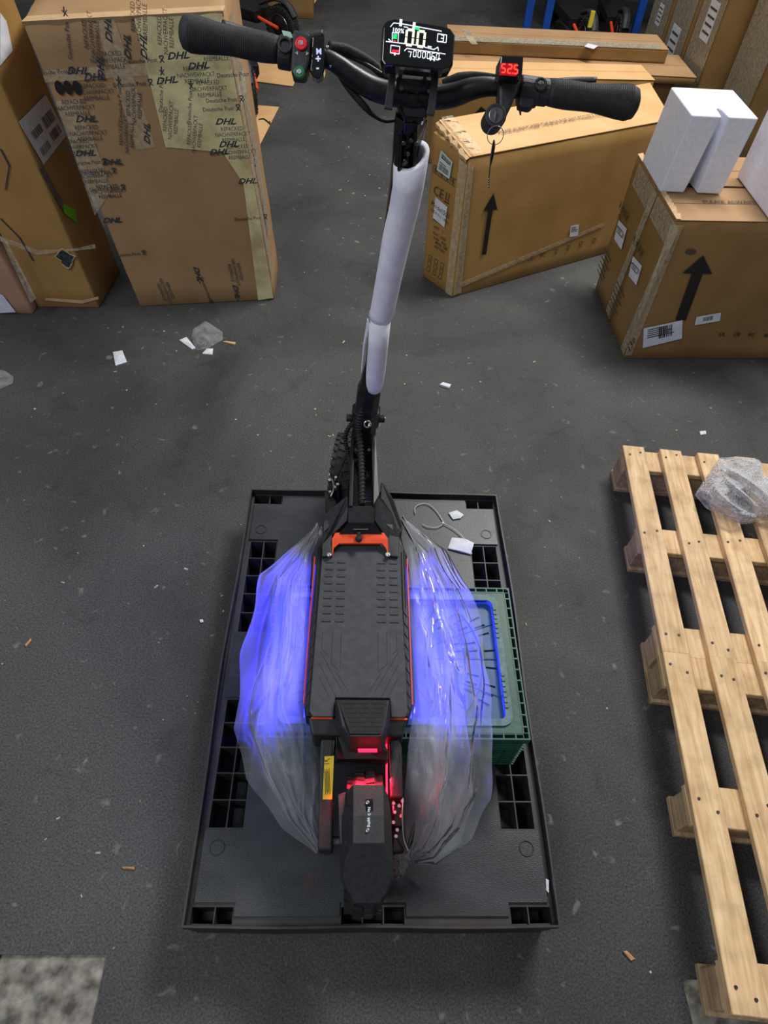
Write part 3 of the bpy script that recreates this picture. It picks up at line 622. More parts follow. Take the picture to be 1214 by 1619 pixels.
def brake(root, c, axis, side, R=.07):
    c = Vector(c); axis = Vector(axis).normalized(); mb = MB().lathe(c+axis*side, axis, [(-.0012, R*.62), (-.0012, R), (.0012, R), (.0012, R*.62)], 40); u, w = basis(axis)
    for k in range(6): a = k*math.pi/3; d = math.cos(a)*u+math.sin(a)*w; mb.tube([c+axis*side+d*R*.2, c+axis*side+(d+.4*axis.cross(d))*R*.64], .004, 6)
    mb.build('brake_disc', steel, root)

# ================================================================ BLACK PLASTIC PALLET
pal = thing('plastic_pallet', (0, .6, 0), 'black plastic pallet with raised rim carrying the scooter', 'pallet')
PX = Matrix.Translation((0, 0, 0))
xc = [-.40, -.390, -.362, -.332, -.300] ; zt = .135
xs = [-.395, -.388, -.3785, -.3400, -.3370, -.3, -.294, -.070, -.068, -.024, -.021, .021, .024, .068, .070, .294, .300, .337, .340, .3785, .388, .395]
def rows5(a, b): h = (b-a)/5; return [v for k in range(5) for v in (a+h*k+.0015, a+h*(k+1)-.0015)]
ys = [.003, .007, .040, .046] + rows5(.196, .504) + rows5(.697, 1.008) + [1.156, 1.190, 1.196]
xm = lambda i: (xs[i]+xs[i+1])/2; ym = lambda j: (ys[j]+ys[j+1])/2
def solid(i, j):
    x, y = abs(xm(i)), ym(j)
    inx = (.300 < x < .337) or (.340 < x < .3785)
    if inx:
        for a, b in ((.196, .504), (.697, 1.008)):
            if a < y < b: return (ys[j+1]-ys[j]) < .01
    if y < .040 and y > .007:
        if .300 < x < .388: return not ((.300 < x < .337) or (.340 < x < .3785) or x > .3785)
        if x < .068: return .021 < x < .024
    if 1.156 < y < 1.190 and .300 < x < .388: return .337 < x < .340
    return True
mb = MB(); gridplate(mb, xs, ys, .060, zt-.006, solid); mb.build('deck', palrim, pal)
# raised smooth deck panels
mb = MB(); gx, gy = [-.384, -.296, -.072, .072, .296, .384], [.022, .048, .192, .508, .693, 1.012, 1.152, 1.186]
def sol3(i, j):
    if i in (0, 4): return j in (1, 3, 5)
    return j > 0 or i in (1, 3)
gridplate(mb, gx, gy, zt-.006, zt, sol3)
mb.build('deck_panel', palblack, pal, bevel=.0015)
for x in (-.352, .352):
    for y in (.155, 1.05): MB().ring((x, y, zt+.0005), (0, 0, 1), .016, .0018, 24, 6).build('moulded_ring', palblack, pal)
# rim: bowed wall around the deck
def rimpath(o_, k=26):
    pts = []
    cs = [(-.400+o_, 0+o_), (.400-o_, 0+o_), (.400-o_, 1.2-o_), (-.400+o_, 1.2-o_)]
    for i in range(4):
        a, b = Vector(cs[i]), Vector(cs[(i+1) % 4])
        for j in range(k):
            s = j/k; p = a.lerp(b, s); nrm = Vector((b.y-a.y, a.x-b.x)).normalized(); w = .0035*math.sin(s*math.pi*3+i)*math.sin(s*math.pi)+.004*math.sin(s*math.pi)
            pts.append(p+nrm*w if i in (1, 3) else p+nrm*w*.6)
    return pts
o0, i0 = rimpath(0), rimpath(.0045); oL, iL = rimpath(.006), rimpath(.0105); rings = []
for pts, z in ((oL, .0), (oL, .10), (oL, .118), (o0, .120), (o0, .152), (i0, .152), (i0, .122), (iL, .122), (iL, .0)): rings.append([Vector((p.x, p.y, z)) for p in pts])
vs_ = [p for r in rings for p in r]; n = len(o0); R_ = len(rings); fs = [(k*n+i, k*n+(i+1) % n, ((k+1) % R_)*n+(i+1) % n, ((k+1) % R_)*n+i) for k in range(R_) for i in range(n)]
MB().add(vs_, fs).build('rim', palrim, pal)
for x in (-.32, 0, .32):
    for y in (.10, .60, 1.10): MB().box((x, y, .031), (.12 if x else .14, .16, .062)).build('foot', palrim, pal, bevel=.004)
for x in (-.32, 0, .32): MB().box((x, .6, .008), (.10, 1.16, .016)).build('skid', palrim, pal)

# ================================================================ GREEN CRATE (upside down, scooter resting on it)
cx0, cx1, cy0, cy1, cz0, cz1 = -.265, .345, .336, .732, .137, .330
cr = thing('folding_crate', ((cx0+cx1)/2, (cy0+cy1)/2, cz0), 'green plastic folding crate turned upside down under the scooter', 'crate')
mb = MB(); tw = .004; ins = .012
for (a, b, c, d) in ((cx0+ins, cx1-ins, cy0+ins, cy0+ins+tw), (cx0+ins, cx1-ins, cy1-ins-tw, cy1-ins), (cx0+ins, cx0+ins+tw, cy0+ins, cy1-ins), (cx1-ins-tw, cx1-ins, cy0+ins, cy1-ins)):
    mb.box(((a+b)/2, (c+d)/2, (cz0+cz1)/2), (b-a, d-c, cz1-cz0-.002))
mb.build('side_wall', green, cr)
mb = MB()
for k in range(11):
    z = cz0+.012+k*.015
    for y in (cy0+.007, cy1-.007): mb.box(((cx0+cx1)/2, y, z), (cx1-cx0-.006, .009, .003))
    for x in (cx0+.007, cx1-.007): mb.box((x, (cy0+cy1)/2, z), (.009, cy1-cy0-.024, .003))
for k in range(24):
    x = cx0+.02+k*(cx1-cx0-.04)/23
    for y in (cy0+.007, cy1-.007): mb.box((x, y, (cz0+cz1)/2-.03), (.003, .010, .11))
for k in range(16):
    y = cy0+.02+k*(cy1-cy0-.04)/15
    for x in (cx0+.007, cx1-.007): mb.box((x, y, (cz0+cz1)/2-.03), (.010, .003, .11))
mb.build('rib_lattice', green, cr)
# top rim with open cells
mb = MB(); nx, ny = 22, 14; e = .0025
def cells(a, b, n, w): h = (b-a)/n; return [a, a+w] + [v for k in range(n) for v in (a+w+.0+k*(b-a-2*w)/n+.0001, a+w+(k+1)*(b-a-2*w)/n-w*.9)] + [b-w, b]
xs2 = sorted(set(cells(cx0, cx1, nx, .0035)+[cx0+.016, cx1-.016, cx0+.0145, cx1-.0145])); ys2 = sorted(set(cells(cy0, cy1, ny, .0035)+[cy0+.016, cy1-.016, cy0+.0145, cy1-.0145]))
def sol2(i, j):
    x, y = (xs2[i]+xs2[i+1])/2, (ys2[j]+ys2[j+1])/2; dx, dy = min(x-cx0, cx1-x), min(y-cy0, cy1-y)
    if dx > .016 and dy > .016: return False
    if dx < .0034 or dy < .0034: return True
    if min(dx, dy) > .0144: return True
    big_ = (xs2[i+1]-xs2[i]) > .006 if dy < dx else (ys2[j+1]-ys2[j]) > .006
    return not big_
gridplate(mb, xs2, ys2, cz1-.022, cz1, sol2); mb.build('rim', green, cr)
MB().add([(cx0+.003, cy0+.003, cz1-.020), (cx1-.003, cy0+.003, cz1-.020), (cx1-.003, cy1-.003, cz1-.020), (cx0+.003, cy1-.003, cz1-.020)], [(0, 1, 2, 3)]).build('rim_shade_sheet', M('shaded_green_plastic', (10, 34, 28), .6), cr)  # dark sheet below the cells, shade of the crate's inside put into its colour
mb = MB(); gx, gy = [cx0+.014, cx0+.052, cx1-.046, cx1-.014], [cy0+.014, cy0+.044, cy1-.040, cy1-.014]; gridplate(mb, gx, gy, cz1-.006, cz1-.001, lambda i, j: not (i == 1 and j == 1)); mb.build('border', green, cr)
# raised worn stacking frame with rounded corners
def rr(x0, x1, y0, y1, r, n=6):
    q = []
    for cx_, cy_, a0 in ((x1-r, y0+r, -90), (x1-r, y1-r, 0), (x0+r, y1-r, 90), (x0+r, y0+r, 180)):
        for k in range(n+1): a = math.radians(a0+90*k/n); q.append((cx_+r*math.cos(a), cy_+r*math.sin(a)))
    return q
qo, qi = rr(cx0+.040, cx1-.034, cy0+.030, cy1-.026, .026), rr(cx0+.054, cx1-.050, cy0+.046, cy1-.040, .014)
n = len(qo); rings = [[Vector((x, y, z)) for x, y in q] for q, z in ((qo, cz1-.003), (qo, cz1+.004), (qi, cz1+.004), (qi, cz1-.018))]
o = MB().loft(rings, caps=False).build('stacking_frame', greenlt, cr); o['label'] = 'paler worn frame with rounded corners'
px0, px1, py0, py1 = cx0+.053, cx1-.049, cy0+.045, cy1-.039; pcx, pcy = (px0+px1)/2, (py0+py1)/2
o = MB().box((pcx, pcy, cz1-.018), (px1-px0, py1-py0, .004)).build('vent_panel', green, cr)
sl = MB()
for sgn in (-1, 1):
    for R1, cnt in ((.155, 15), (.195, 17), (.238, 19)):
        for k in range(cnt):
            a = math.radians(-52+104*k/(cnt-1)); x = pcx+sgn*R1*math.cos(a); y = pcy+R1*math.sin(a)*.95
            if not (px0+.012 < x < px1-.012 and py0+.012 < y < py1-.012): continue
            if abs((k % 4)-3.0) < .1: continue
            sl.box((x, y, cz1-.018), (.028, .0055, .02), Matrix.Rotation(a*sgn, 3, 'Z'))
cut(o, sl)
mb = MB()
for sgn in (-1, 1):
    for R1 in (.172, .216): mb.tube([(pcx+sgn*R1*math.cos(a), pcy+R1*math.sin(a)*.95, cz1-.015) for a in (math.radians(-60+120*k/24) for k in range(25)) if abs(R1*math.sin(a)*.95) < (py1-py0)/2-.002], .0016, 5)
    for a in (-55, -22, 0, 22, 55): r_ = math.radians(a); L1 = min((px1-pcx)/max(.01, math.cos(r_)), (py1-pcy)/max(.01, abs(math.sin(r_)*.95))); mb.tube([(pcx+sgn*.10*math.cos(r_), pcy+.095*math.sin(r_), cz1-.015), (pcx+sgn*L1*math.cos(r_), pcy+L1*.95*math.sin(r_), cz1-.015)], .0016, 5)
mb.build('vent_rib', green, cr)
mb = MB()
for k in range(7):
    for s_ in (0, 1): y = (cy0+.075+.013*k) if s_ else (cy1-.065-.013*k); mb.box((cx1-.046, y, cz1+.004), (.008, .008, .006))
mb.build('hinge_teeth', greenlt, cr)

# ================================================================ ELECTRIC SCOOTER
sc = thing('electric_scooter', (-.035, .6, .137), 'black and orange electric scooter with lit display, standing on the plastic pallet', 'scooter')
def ip(pts, z, th, name, mat, bevel=.0015, parent=sc):
    """outline on a level or sloping (z per point) surface, given real thickness"""
    q = [P(p[0], p[1], z=(p[2] if len(p) > 2 else z)) for p in pts]; return MB().prism(q, (0, 0, -th)).build(name, mat, parent, bevel=bevel)
XC = -.042; ZD = .420
# deck body
dk = [(XC-.112, .352), (XC+.108, .352), (XC+.116, .372), (XC+.113, .78), (XC+.092, .825), (XC-.092, .825), (XC-.113, .79), (XC-.116, .372)]
MB().loft([[Vector((x+(XC-x)*k, y+(.6-y)*k*.3, z)) for x, y in dk] for z, k in ((.333, .22), (.345, .06), (.375, 0), (.408, 0), (.414, .03))]).build('deck', black, sc, bevel=.001)
mat_ = [(XC-.096, .350), (XC-.052, .350), (XC-.050, .392), (XC+.068, .392), (XC+.070, .350), (XC+.100, .350), (XC+.106, .362), (XC+.097, .765), (XC+.070, .775), (XC+.056, .806), (XC-.058, .806), (XC-.070, .775), (XC-.098, .765), (XC-.104, .362)]
dm = MB().prism([(x, y, .414) for x, y in mat_], (0, 0, .006)).build('deck_mat', matr, sc, bevel=.002)
mb = MB(); pads = MB()
for r in range(9):
    y = .742-.0205*r
    for x in (-.078, -.048, .050, .080):
        pads.hexa([Vector((XC+x-.010, y-.004, ZD)), Vector((XC+x+.010, y-.004, ZD)), Vector((XC+x+.011, y+.005, ZD)), Vector((XC+x-.011, y+.005, ZD))], [Vector((XC+x-.009, y-.003, ZD+.0022)), Vector((XC+x+.009, y-.003, ZD+.0022)), Vector((XC+x+.010, y+.004, ZD+.0004)), Vector((XC+x-.010, y+.004, ZD+.0004))])
pads.build('grip_louvres', matr, dm)
for s in (-1, 1):
    for (a, b) in (((.085, .548), (.085, .505)), ((.062, .548), (.062, .470)), ((.042, .548), (.042, .458)), ((.085, .505), (.073, .492)), ((.062, .548), (.062, .50)), ((.062, .470), (.042, .452)), ((.088, .50), (.035, .405)), ((.088, .47), (.048, .392)), ((.088, .44), (.062, .392)), ((.05, .45), (.022, .405))):
        mb.tube([(XC+s*a[0], a[1], ZD+.0002), (XC+s*b[0], b[1], ZD+.0000)], .0006, 4)
mb.build('mat_ridges', matr, dm)
for s in (-1, 1):
    mb = MB().prism([(XC+s*.1165, .385, .385), (XC+s*.1155, .77, .390), (XC+s*.1155, .77, .402), (XC+s*.1165, .385, .402)], (s*.003, 0, 0)); mb.build('side_stripe', orange, sc)['label'] = 'orange stripe along the deck side'
    mb = MB()
    for k in range(9): y = .37+.028*k; mb.tube([(XC+s*.103, y+.014, .4155), (XC+s*.114, y-.004, .4150)], .0010, 4)
    mb.tube([(XC+s*.102, .36, .4155), (XC+s*.102, .78, .4155)], .0012, 4); mb.tube([(XC+s*.109, .62, .4155), (XC+s*.108, .79, .4155)], .0009, 4); mb.build('side_ridges', blackmatte, sc)
    mb = MB().box((XC+s*.118, .575, .352), (.004, .40, .010)); mb.build('led_strip', led_blue, sc)['label'] = 'lit blue light strip under the deck edge'
MB().box((XC-.077, .3495, .411), (.045, .004, .003)).build('rear_trim', orange, sc); MB().box((XC+.085, .3495, .411), (.040, .004, .003)).build('rear_trim', orange, sc)
MB().prism([(XC-.105, .352, .412), (XC+.105, .352, .412), (XC+.095, .315, .405), (XC-.095, .315, .405)], (0, 0, -.07)).build('deck_tail', black, sc, bevel=.004)
# orange bracket in front of the mat
ip([(530, 842, .447), (607, 842, .447), (613, 852, .444), (614, 880, .428), (610, 866, .436), (604, 859, .440), (536, 859, .440), (528, 866, .436), (525, 880, .428), (525, 852, .444)], 0, .005, 'front_bracket', orange, .0006)['label'] = 'bright orange bracket plate'
k_ = P(567, 852, z=.452); mb = MB().ball(k_, .009, 8, (1, 1, .9)); mb.cyl(k_+Vector((0, .006, 0)), k_+Vector((0, .016, .006)), .005, 10); mb.build('rubber_plug', rubber, sc, smooth=True)
for (x, y, r) in ((520, 877, .0045), (613, 877, .0048), (603, 848, .0028), (612, 852, .0034), (529, 847, .0022)):
    p = P(x, y, z=.432); mb = MB(); u = Vector((0, 0, 1)); mb.cyl(p-u*.004, p+u*.002, r*1.3, 16); mb.cyl(p, p+u*.005, r*.8, 6); mb.build('bolt', chrome, sc, bevel=.0006)
# neck: side cheeks, front block, channel
ip([(549, 783, .502), (550, 800, .495), (549, 823, .470), (525, 845, .440), (525, 878, .430), (509, 880, .430), (509, 861, .436), (510, 815, .452)], 0, .030, 'neck_cheek', blackmatte)
ip([(594, 782, .502), (592, 800, .495), (592, 823, .470), (609, 845, .440), (613, 878, .430), (629, 880, .430), (632, 850, .436), (622, 815, .452), (606, 790, .49)], 0, .030, 'neck_cheek', blackmatte)
ip([(550, 800, .492), (592, 800, .492), (592, 826, .474), (605, 845, .446), (535, 845, .446), (550, 826, .474)], 0, .05, 'neck_block', black)
p, q = P(558, 837, z=.462), P(582, 837, z=.462); MB().tube([p, q], .0014, 6).build('silver_badge_line', steel, sc)
# window openings in the cheeks, laid on as thin dark plates
for pts in ([(512, 826), (529, 809), (528, 824), (512, 841)], [(609, 812), (618, 820), (622, 838), (610, 828)]):
    ip([(x, y, .4565) for x, y in pts], 0, .001, 'cheek_window', palblack, 0)
ip([(556, 690, .50), (594, 690, .50), (592, 800, .462), (553, 800, .462)], 0, .09, 'neck_channel', blackgloss)
ip([(555, 688, .535), (560, 688, .535), (557, 800, .497), (551, 800, .497)], 0, .07, 'channel_rail', black)
ip([(587, 688, .535), (594, 688, .535), (600, 782, .500), (590, 800, .497)], 0, .07, 'channel_rail', black)
ip([(578, 777, .4645), (587, 777, .4645), (586, 793, .4645), (577, 793, .4645)], 0, .0008, 'serial_sticker', white, 0)
# lower steering column
def SX(z): # point on the column axis
    y = 1.221-.2245*z; x = .016-(1.40-z)*.0690 if z > .70 else -.0323-(.70-z)*.055; return Vector((x, y, z))
def ngon(c, ax, rx, ry, n=8, ph=math.pi/8):
    d = Vector(ax).normalized(); u = Vector((1, 0, 0)); u = (u-d*u.dot(d)).normalized(); w = d.cross(u); return [Vector(c)+rx*math.cos(ph+2*math.pi*k/n)*u+ry*math.sin(ph+2*math.pi*k/n)*w for k in range(n)]
axd = SX(1.3)-SX(.8)
MB().loft([ngon(SX(z), axd, r*1.05, r*1.15) for z, r in ((.44, .032), (.52, .034), (.56, .031), (.70, .029), (.725, .024), (.80, .018))]).build('steering_head', black, sc, bevel=.002)
MB().loft([ngon(SX(z), axd, .018, .019, 14, 0) for z in (.73, 1.0, 1.36)]).build('stem', blackgloss, sc, smooth=False)
MB().loft([ngon(SX(z), axd, a, b) for z, a, b in ((.555, .034, .036), (.565, .039, .041), (.612, .039, .041), (.622, .034, .036))]).build('folding_clamp', black, sc, bevel=.002)
c_ = SX(.588)
for s in (-1, 1): MB().cyl(c_+Vector((s*.034, -.008, 0)), c_+Vector((s*.050, -.008, 0)), .010, 12).build('clamp_bolt', black, sc, bevel=.002)
mb = MB(); mb.ball(c_+Vector((.050, -.010, .004)), .004, 6); mb.build('bolt', chrome, sc)
p = hit(581, 668, c_+Vector((0, -.052, 0)), Vector((0, -1, 0))); mb = MB().ring(p+Vector((0, -.006, 0)), (.2, -1, .5), .0085, .0022, 20, 8); mb.cyl(p+Vector((.004, .01, -.002)), p+Vector((.004, -.014, 0)), .003, 8); mb.build('locking_ring', chrome, sc, smooth=True)
mb = MB()
for (x, y) in ((562, 711), (583, 711)): p = P(x, y, z=.505); mb.cyl(p, p+Vector((0, -.005, .005)), .004, 10)
mb.build('bolt', steel, sc)
# spiral-wrapped cables
def spiral(path, r, name, coils_per_m=95, lit=blackmatte, wire=.0022):
    tmp = MB().tube(path, r, 8, 6); o = tmp.build(name, rubber, sc, smooth=True)
    pts = [Vector(p) for p in path]; L = len(pts); q = []
    for i in range(L-1):
        p0, p1, p2, p3 = pts[max(i-1, 0)], pts[i], pts[i+1], pts[min(i+2, L-1)]
        for k in range(40): t = k/40; q.append(.5*((2*p1)+(p2-p0)*t+(2*p0-5*p1+4*p2-p3)*t*t+(3*p1-p0-3*p2+p3)*t**3))
    s = 0; w = []; 
    for i in range(1, len(q)):
        d = q[i]-q[i-1]; ln = d.length; u, v = basis(d); st = max(1, int(ln*coils_per_m*9))
        for k in range(st): a = 2*math.pi*coils_per_m*(s+ln*k/st); w.append(q[i-1]+d*k/st+(r+.001)*(math.cos(a)*u+math.sin(a)*v))
        s += ln
    MB().tube(w, wire, 5).build('spiral_wrap', lit, o, smooth=True)
spiral([P(588, 618, z=.700), P(580, 632, z=.675), P(570, 655, z=.63), P(567, 680, z=.575), P(570, 715, z=.535), P(572, 755, z=.515), P(572, 797, z=.490)], .0075, 'main_cable')
spiral([P(566, 662, z=.60), P(553, 674, z=.56), P(546, 688, z=.53), P(547, 705, z=.50), P(552, 725, z=.47), P(556, 760, z=.45), P(557, 785, z=.44)], .0045, 'brake_cable', 120, wire=.0017)
mb = MB().tube([P(548, 680, z=.55), P(545, 690, z=.52), P(550, 712, z=.48), P(541, 735, z=.44), P(534, 752, z=.41)], .0028, 8, 5); mb.build('hose', rubber, sc, smooth=True)
# front wheel, swing arms, brake
ang = -.13; wd_ = Vector((math.sin(-ang), math.cos(ang), 0)); wax = Vector((math.cos(ang), math.sin(ang), 0)); fc_ = Vector((-.088, 1.140, .290))
wheel(sc, fc_, wax, .138, .075)
brake(sc, fc_, wax, -.045)
ip([(513, 776, .36), (521, 775, .36), (533, 795, .375), (520, 812, .39), (514, 800, .385)], 0, .035, 'front_swing_arm', blackmatte, .003)
ip([(602, 762, .36), (608, 764, .36), (624, 793, .385), (637, 831, .405), (635, 839, .405), (626, 850, .40), (612, 822, .40), (601, 790, .38)], 0, .035, 'front_swing_arm', blackmatte, .003)
p = P(527, 772, z=.37); mb = MB().box(p, (.026, .05, .035), Matrix.Rotation(.2, 3, 'Z')); mb.build('brake_caliper', blackgloss, sc, bevel=.005)
mb = MB()
for dx, dy, dz, r in ((-.010, .012, .020, .005), (.006, .022, .020, .004), (.004, -.014, .020, .005), (-.008, -.028, .016, .004), (.012, .0, .016, .0045), (-.012, .030, .010, .004)): mb.cyl(p+Vector((dx, dy, dz-.006)), p+Vector((dx, dy, dz+.003)), r, 8)
mb.tube([p+Vector((-.014, .03, .01)), p+Vector((-.004, .01, .026)), p+Vector((.002, -.02, .022)), p+Vector((-.006, -.04, .012))], .0022, 6, 4); mb.build('caliper_bolt', chrome, sc)
# rear kick plate with tail light
K = lambda x, y, z: P(x, y, z=z)
MB().loft([[K(529, 1107, .421), K(617, 1107, .421), K(618, 1150, .415), K(603, 1190, .40), K(552, 1190, .40), K(530, 1150, .415)],
           [K(531, 1107, .440), K(615, 1107, .440), K(609, 1150, .462), K(602, 1164, .478), K(553, 1164, .478), K(540, 1150, .462)]]).build('kick_plate', blackmatte, sc, bevel=.003)
kp = ip([(535, 1109, .4425), (612, 1109, .4425), (603, 1160, .479), (553, 1160, .479)], 0, .002, 'kick_pad', rubber, .001)
mb = MB()
for r in range(7):
    t = (r+.5)/7; z = .4433+.036*t; y = 1109+51*t; xl, xr_ = 537+17*t, 611-9*t
    for (a, b) in ((.06, .34), (.38, .62), (.68, .95)): mb.tube([K(xl+(xr_-xl)*a, y, z), K(xl+(xr_-xl)*b, y, z)], .0009, 4)
mb.build('pad_ridges', blackmatte, kp)
mb = MB(); mb.prism([K(566, 1187, .438), K(596, 1187, .438), K(596, 1189.5, .434), K(567, 1189.5, .434)], (0, .004, 0)); mb.build('tail_light', led_red, sc)['label'] = 'lit red bar light'
ip([(531, 1158, .40), (600, 1158, .40), (614, 1188, .395), (613, 1202, .39), (600, 1200, .38), (545, 1200, .38), (531, 1200, .39)], 0, .03, 'rear_bracket', black)
# rear wheel, arms, fender
rc = Vector((-.025, .140, .278)); wheel(sc, rc, (1, 0, 0), .138, .072)
mb = MB().cyl(rc-Vector((.085, 0, 0)), rc+Vector((.085, 0, 0)), .009, 14); mb.build('rear_axle', steel, sc)
ip([(528, 1153, .385), (530, 1172, .378), (527, 1197, .365), (526, 1345, .300), (502, 1345, .300), (505, 1197, .365), (507, 1172, .378), (518, 1153, .385)], 0, .035, 'rear_swing_arm', blackmatte, .005)
ip([(616, 1153, .385), (626, 1153, .385), (635, 1180, .378), (637, 1260, .335), (617, 1260, .335), (616, 1197, .365)], 0, .035, 'rear_swing_arm', blackmatte, .003)
ip([(620, 1262, .31), (640, 1262, .31), (640, 1345, .295), (620, 1348, .295)], 0, .03, 'axle_plate', black, .003)
st = ip([(513, 1196, .367), (528, 1195, .367), (525, 1264, .3365), (510, 1264, .3365)], 0, .0012, 'warning_sticker', yellow, 0)
a0, a1, a2 = P(514, 1197, z=.3678), P(527, 1196, z=.3678), P(511, 1263, z=.3375); fs_ = Face(a2, a1-a0, a0-a2, .0006); mb = MB(); hh = (a0-a2).length; ww = (a1-a0).length
for k in range(5): fs_.rect(mb, ww*(.28+.13*k), hh*.40, .0007, hh*.62-.01*(k % 2), 0, .0003)
for (x, y, w, h, an) in ((.5, .83, .0010, .013, 0), (.36, .88, .0010, .013, 62), (.64, .88, .0010, .013, -62)): fs_.rect(mb, ww*x, hh*y+.003*(an != 0), w, h, an if an else 90, .0003)
mb.build('sticker_print', ink, st)
zf = lambda y: .434-.00083*(y-1333)
fd = [[(544, 1256, .385), (558, 1240, .430), (606, 1240, .430), (613, 1256, .385)],
      [(534, 1290, .375), (558, 1290, .436), (607, 1290, .436), (618, 1290, .375)],
      [(536, 1330, .375), (558, 1333, .434), (608, 1333, .434), (620, 1330, .375)],
      [(537, 1366, zf(1366)-.040), (545, 1362, zf(1362)), (616, 1362, zf(1362)), (622, 1366, zf(1366)-.040)],
      [(538, 1392, zf(1392)-.030), (541, 1389, zf(1389)), (620, 1389, zf(1389)), (622, 1392, zf(1392)-.030)],
      [(549, 1414, zf(1414)-.025), (551, 1410, zf(1410)), (611, 1410, zf(1410)), (613, 1414, zf(1414)-.025)],
      [(558, 1432, zf(1430)-.020), (561, 1428, zf(1428)), (600, 1428, zf(1428)), (603, 1432, zf(1430)-.020)]]
outer = [[P(x, y, z=z) for x, y, z in r] for r in fd]
rings = []
for r in outer:
    inn = [p+(rc-p)*Vector((0, .0, 0)).length + (Vector((rc.x, rc.y, rc.z))-p).normalized()*.006 for p in r]; rings.append(r+inn[::-1])
MB().loft(rings).build('rear_fender', blackmatte, sc, bevel=.0012)
ip([(534, 1256, .395), (546, 1252, .398), (546, 1335, .39), (537, 1335, .385)], 0, .004, 'fender_flange', blackmatte)
bdg = ip([(578, 1263, .4355), (589, 1263, .4355), (590, 1268, .4355), (590, 1318, .4345), (586, 1322, .4345), (579, 1322, .4345), (578, 1316, .4345)], 0, .0022, 'warning_badge', blackgloss, .0008)
b0, b1 = P(584, 1266, z=.4358), P(585, 1318, z=.4348); bfc = Face(b1, b1-b0, (b1-b0).cross(Vector((0, 0, 1)))*-1, .0006); mb = MB()
bb = Face((b0+b1)/2, b1-b0, Vector((0, 0, 1)).cross(b1-b0), .0006); bb.text(mb, 'No Stepping', 0, -.0012, .0078, 0, bold=.02, wide=.9)
mb.build('badge_lettering', M('badge_white_ink', (205, 210, 225), .5), bdg)
for y in (1269, 1313): p = P(581, y, z=.4360); mb = MB().cyl(p, p+Vector((0, 0, .003)), .0036, 14); mb.build('bolt', chrome, sc, bevel=.0008)
brake(sc, rc, (1, 0, 0), .052, .06)
p = P(628, 1290, z=.30); MB().box(p, (.024, .05, .04)).build('rear_caliper', blackgloss, sc, bevel=.005)
mb = MB()
for (x, y) in ((622, 1270), (631, 1274), (624, 1284), (634, 1290), (622, 1300), (628, 1312), (636, 1266), (626, 1322)): q = P(x, y, z=.325); mb.cyl(q-Vector((0, 0, .01)), q, .0036, 8)
mb.build('caliper_bolt', chrome, sc)
mb = MB().tube([P(637, 1262, z=.33), P(636, 1290, z=.33), P(638, 1325, z=.31), P(645, 1345, z=.30)], .0016, 6, 5); mb.build('hose', chrome, sc)
mb = MB().box((.021, .26, .352), (.003, .13, .010)); mb.build('led_strip', led_red, sc)['label'] = 'lit red strip inside the swing arm'
# lamps of the scooter: blue underglow both sides, red rear
def lamp(name, loc, aim, sx, sy, pw, col, sp=180): return area(name, loc, aim, sx, sy, pw, col, sp)
lamp('deck_underglow_lamp', (XC-.124, .575, .352), (XC-.5, .575, .31), .38, .012, 5.5, (.02, .012, 1), 130)
lamp('deck_underglow_lamp', (XC+.124, .575, .352), (XC+.5, .575, .31), .38, .012, 5.5, (.02, .012, 1), 130)
lamp('tail_lamp', (-.02, .258, .425), (-.025, .10, .33), .05, .006, 1.1, (1, .02, .06), 90)
lamp('arm_lamp', (.0255, .24, .345), (.3, .10, .25), .10, .01, .5, (1, .02, .06))

# ---- handlebar
yb = lambda px: .915-.03*(px-288)/720     # the left end points slightly forward
B_ = lambda px, py, dy=0: P(px, py, y=yb(px)+dy)
MB().tube([B_(470, 88), B_(512, 92), B_(535, 103), B_(560, 122), B_(590, 140), B_(622, 149), B_(655, 152), B_(690, 154), B_(718, 150), B_(745, 141), B_(772, 137), B_(800, 140), B_(845, 147)], [.0105, .0115, .0125, .0145, .0158, .0160, .0160, .0160, .0158, .0145, .0125, .0110, .0105], 20, 6).build('handlebar', black, sc, smooth=True)
def grip(a, b, flip):
    n = 16; path = [a.lerp(b, k/n) for k in range(n+1)]; rr_ = []
    for k in range(n+1): s = k/n; rr_.append(.0165+.0055*s**1.3+.0012*math.sin(s*9) if s < .97 else .0195)
    o = MB().tube(path+[b+(b-a).normalized()*.004], rr_+[.012], 24).build('grip', gripm, sc, smooth=True)
    mb = MB()
    for k in range(46):
        s = .04+.9*k/46; c = a.lerp(b, s); i = s*n; r = rr_[int(i)]*(1-(i % 1))+rr_[min(n, int(i)+1)]*(i % 1); mb.ring(c, b-a, r+.0001, .0006, 24, 4)
    mb.build('grip_ribs', gripm, o)
gripm = M('grip_rubber', (36, 36, 38), .7, 0, (46, 46, 48), 120, bump=.3, bscale=900)
grip(B_(440, 79), B_(290, 51), 0); grip(B_(866, 146), B_(1003, 164), 1)
def iplane(pts, c, n, th, name, mat, parent=sc, bevel=.0012):
    n = Vector(n).normalized(); q = [hit(x, y, c, n) for x, y in pts]; return MB().prism([p+n*th*.5 for p in q], -n*th).build(name, mat, parent, bevel=bevel)
NR = (0, -.80, .60)
# brake levers
def lever(pts, rs, nm='brake_lever'): MB().tube(pts, rs, 10, 5, .55).build(nm, blackmatte, sc, smooth=True)
lever([B_(352, 37, .022), B_(378, 44, .030), B_(405, 51, .034), B_(432, 60, .026), B_(452, 66, .014)], [.008, .0065, .0055, .0055, .006])
lever([B_(943, 126, .026), B_(915, 126, .032), B_(888, 127, .030), B_(862, 132, .018)], [.006, .0062, .0055, .006])
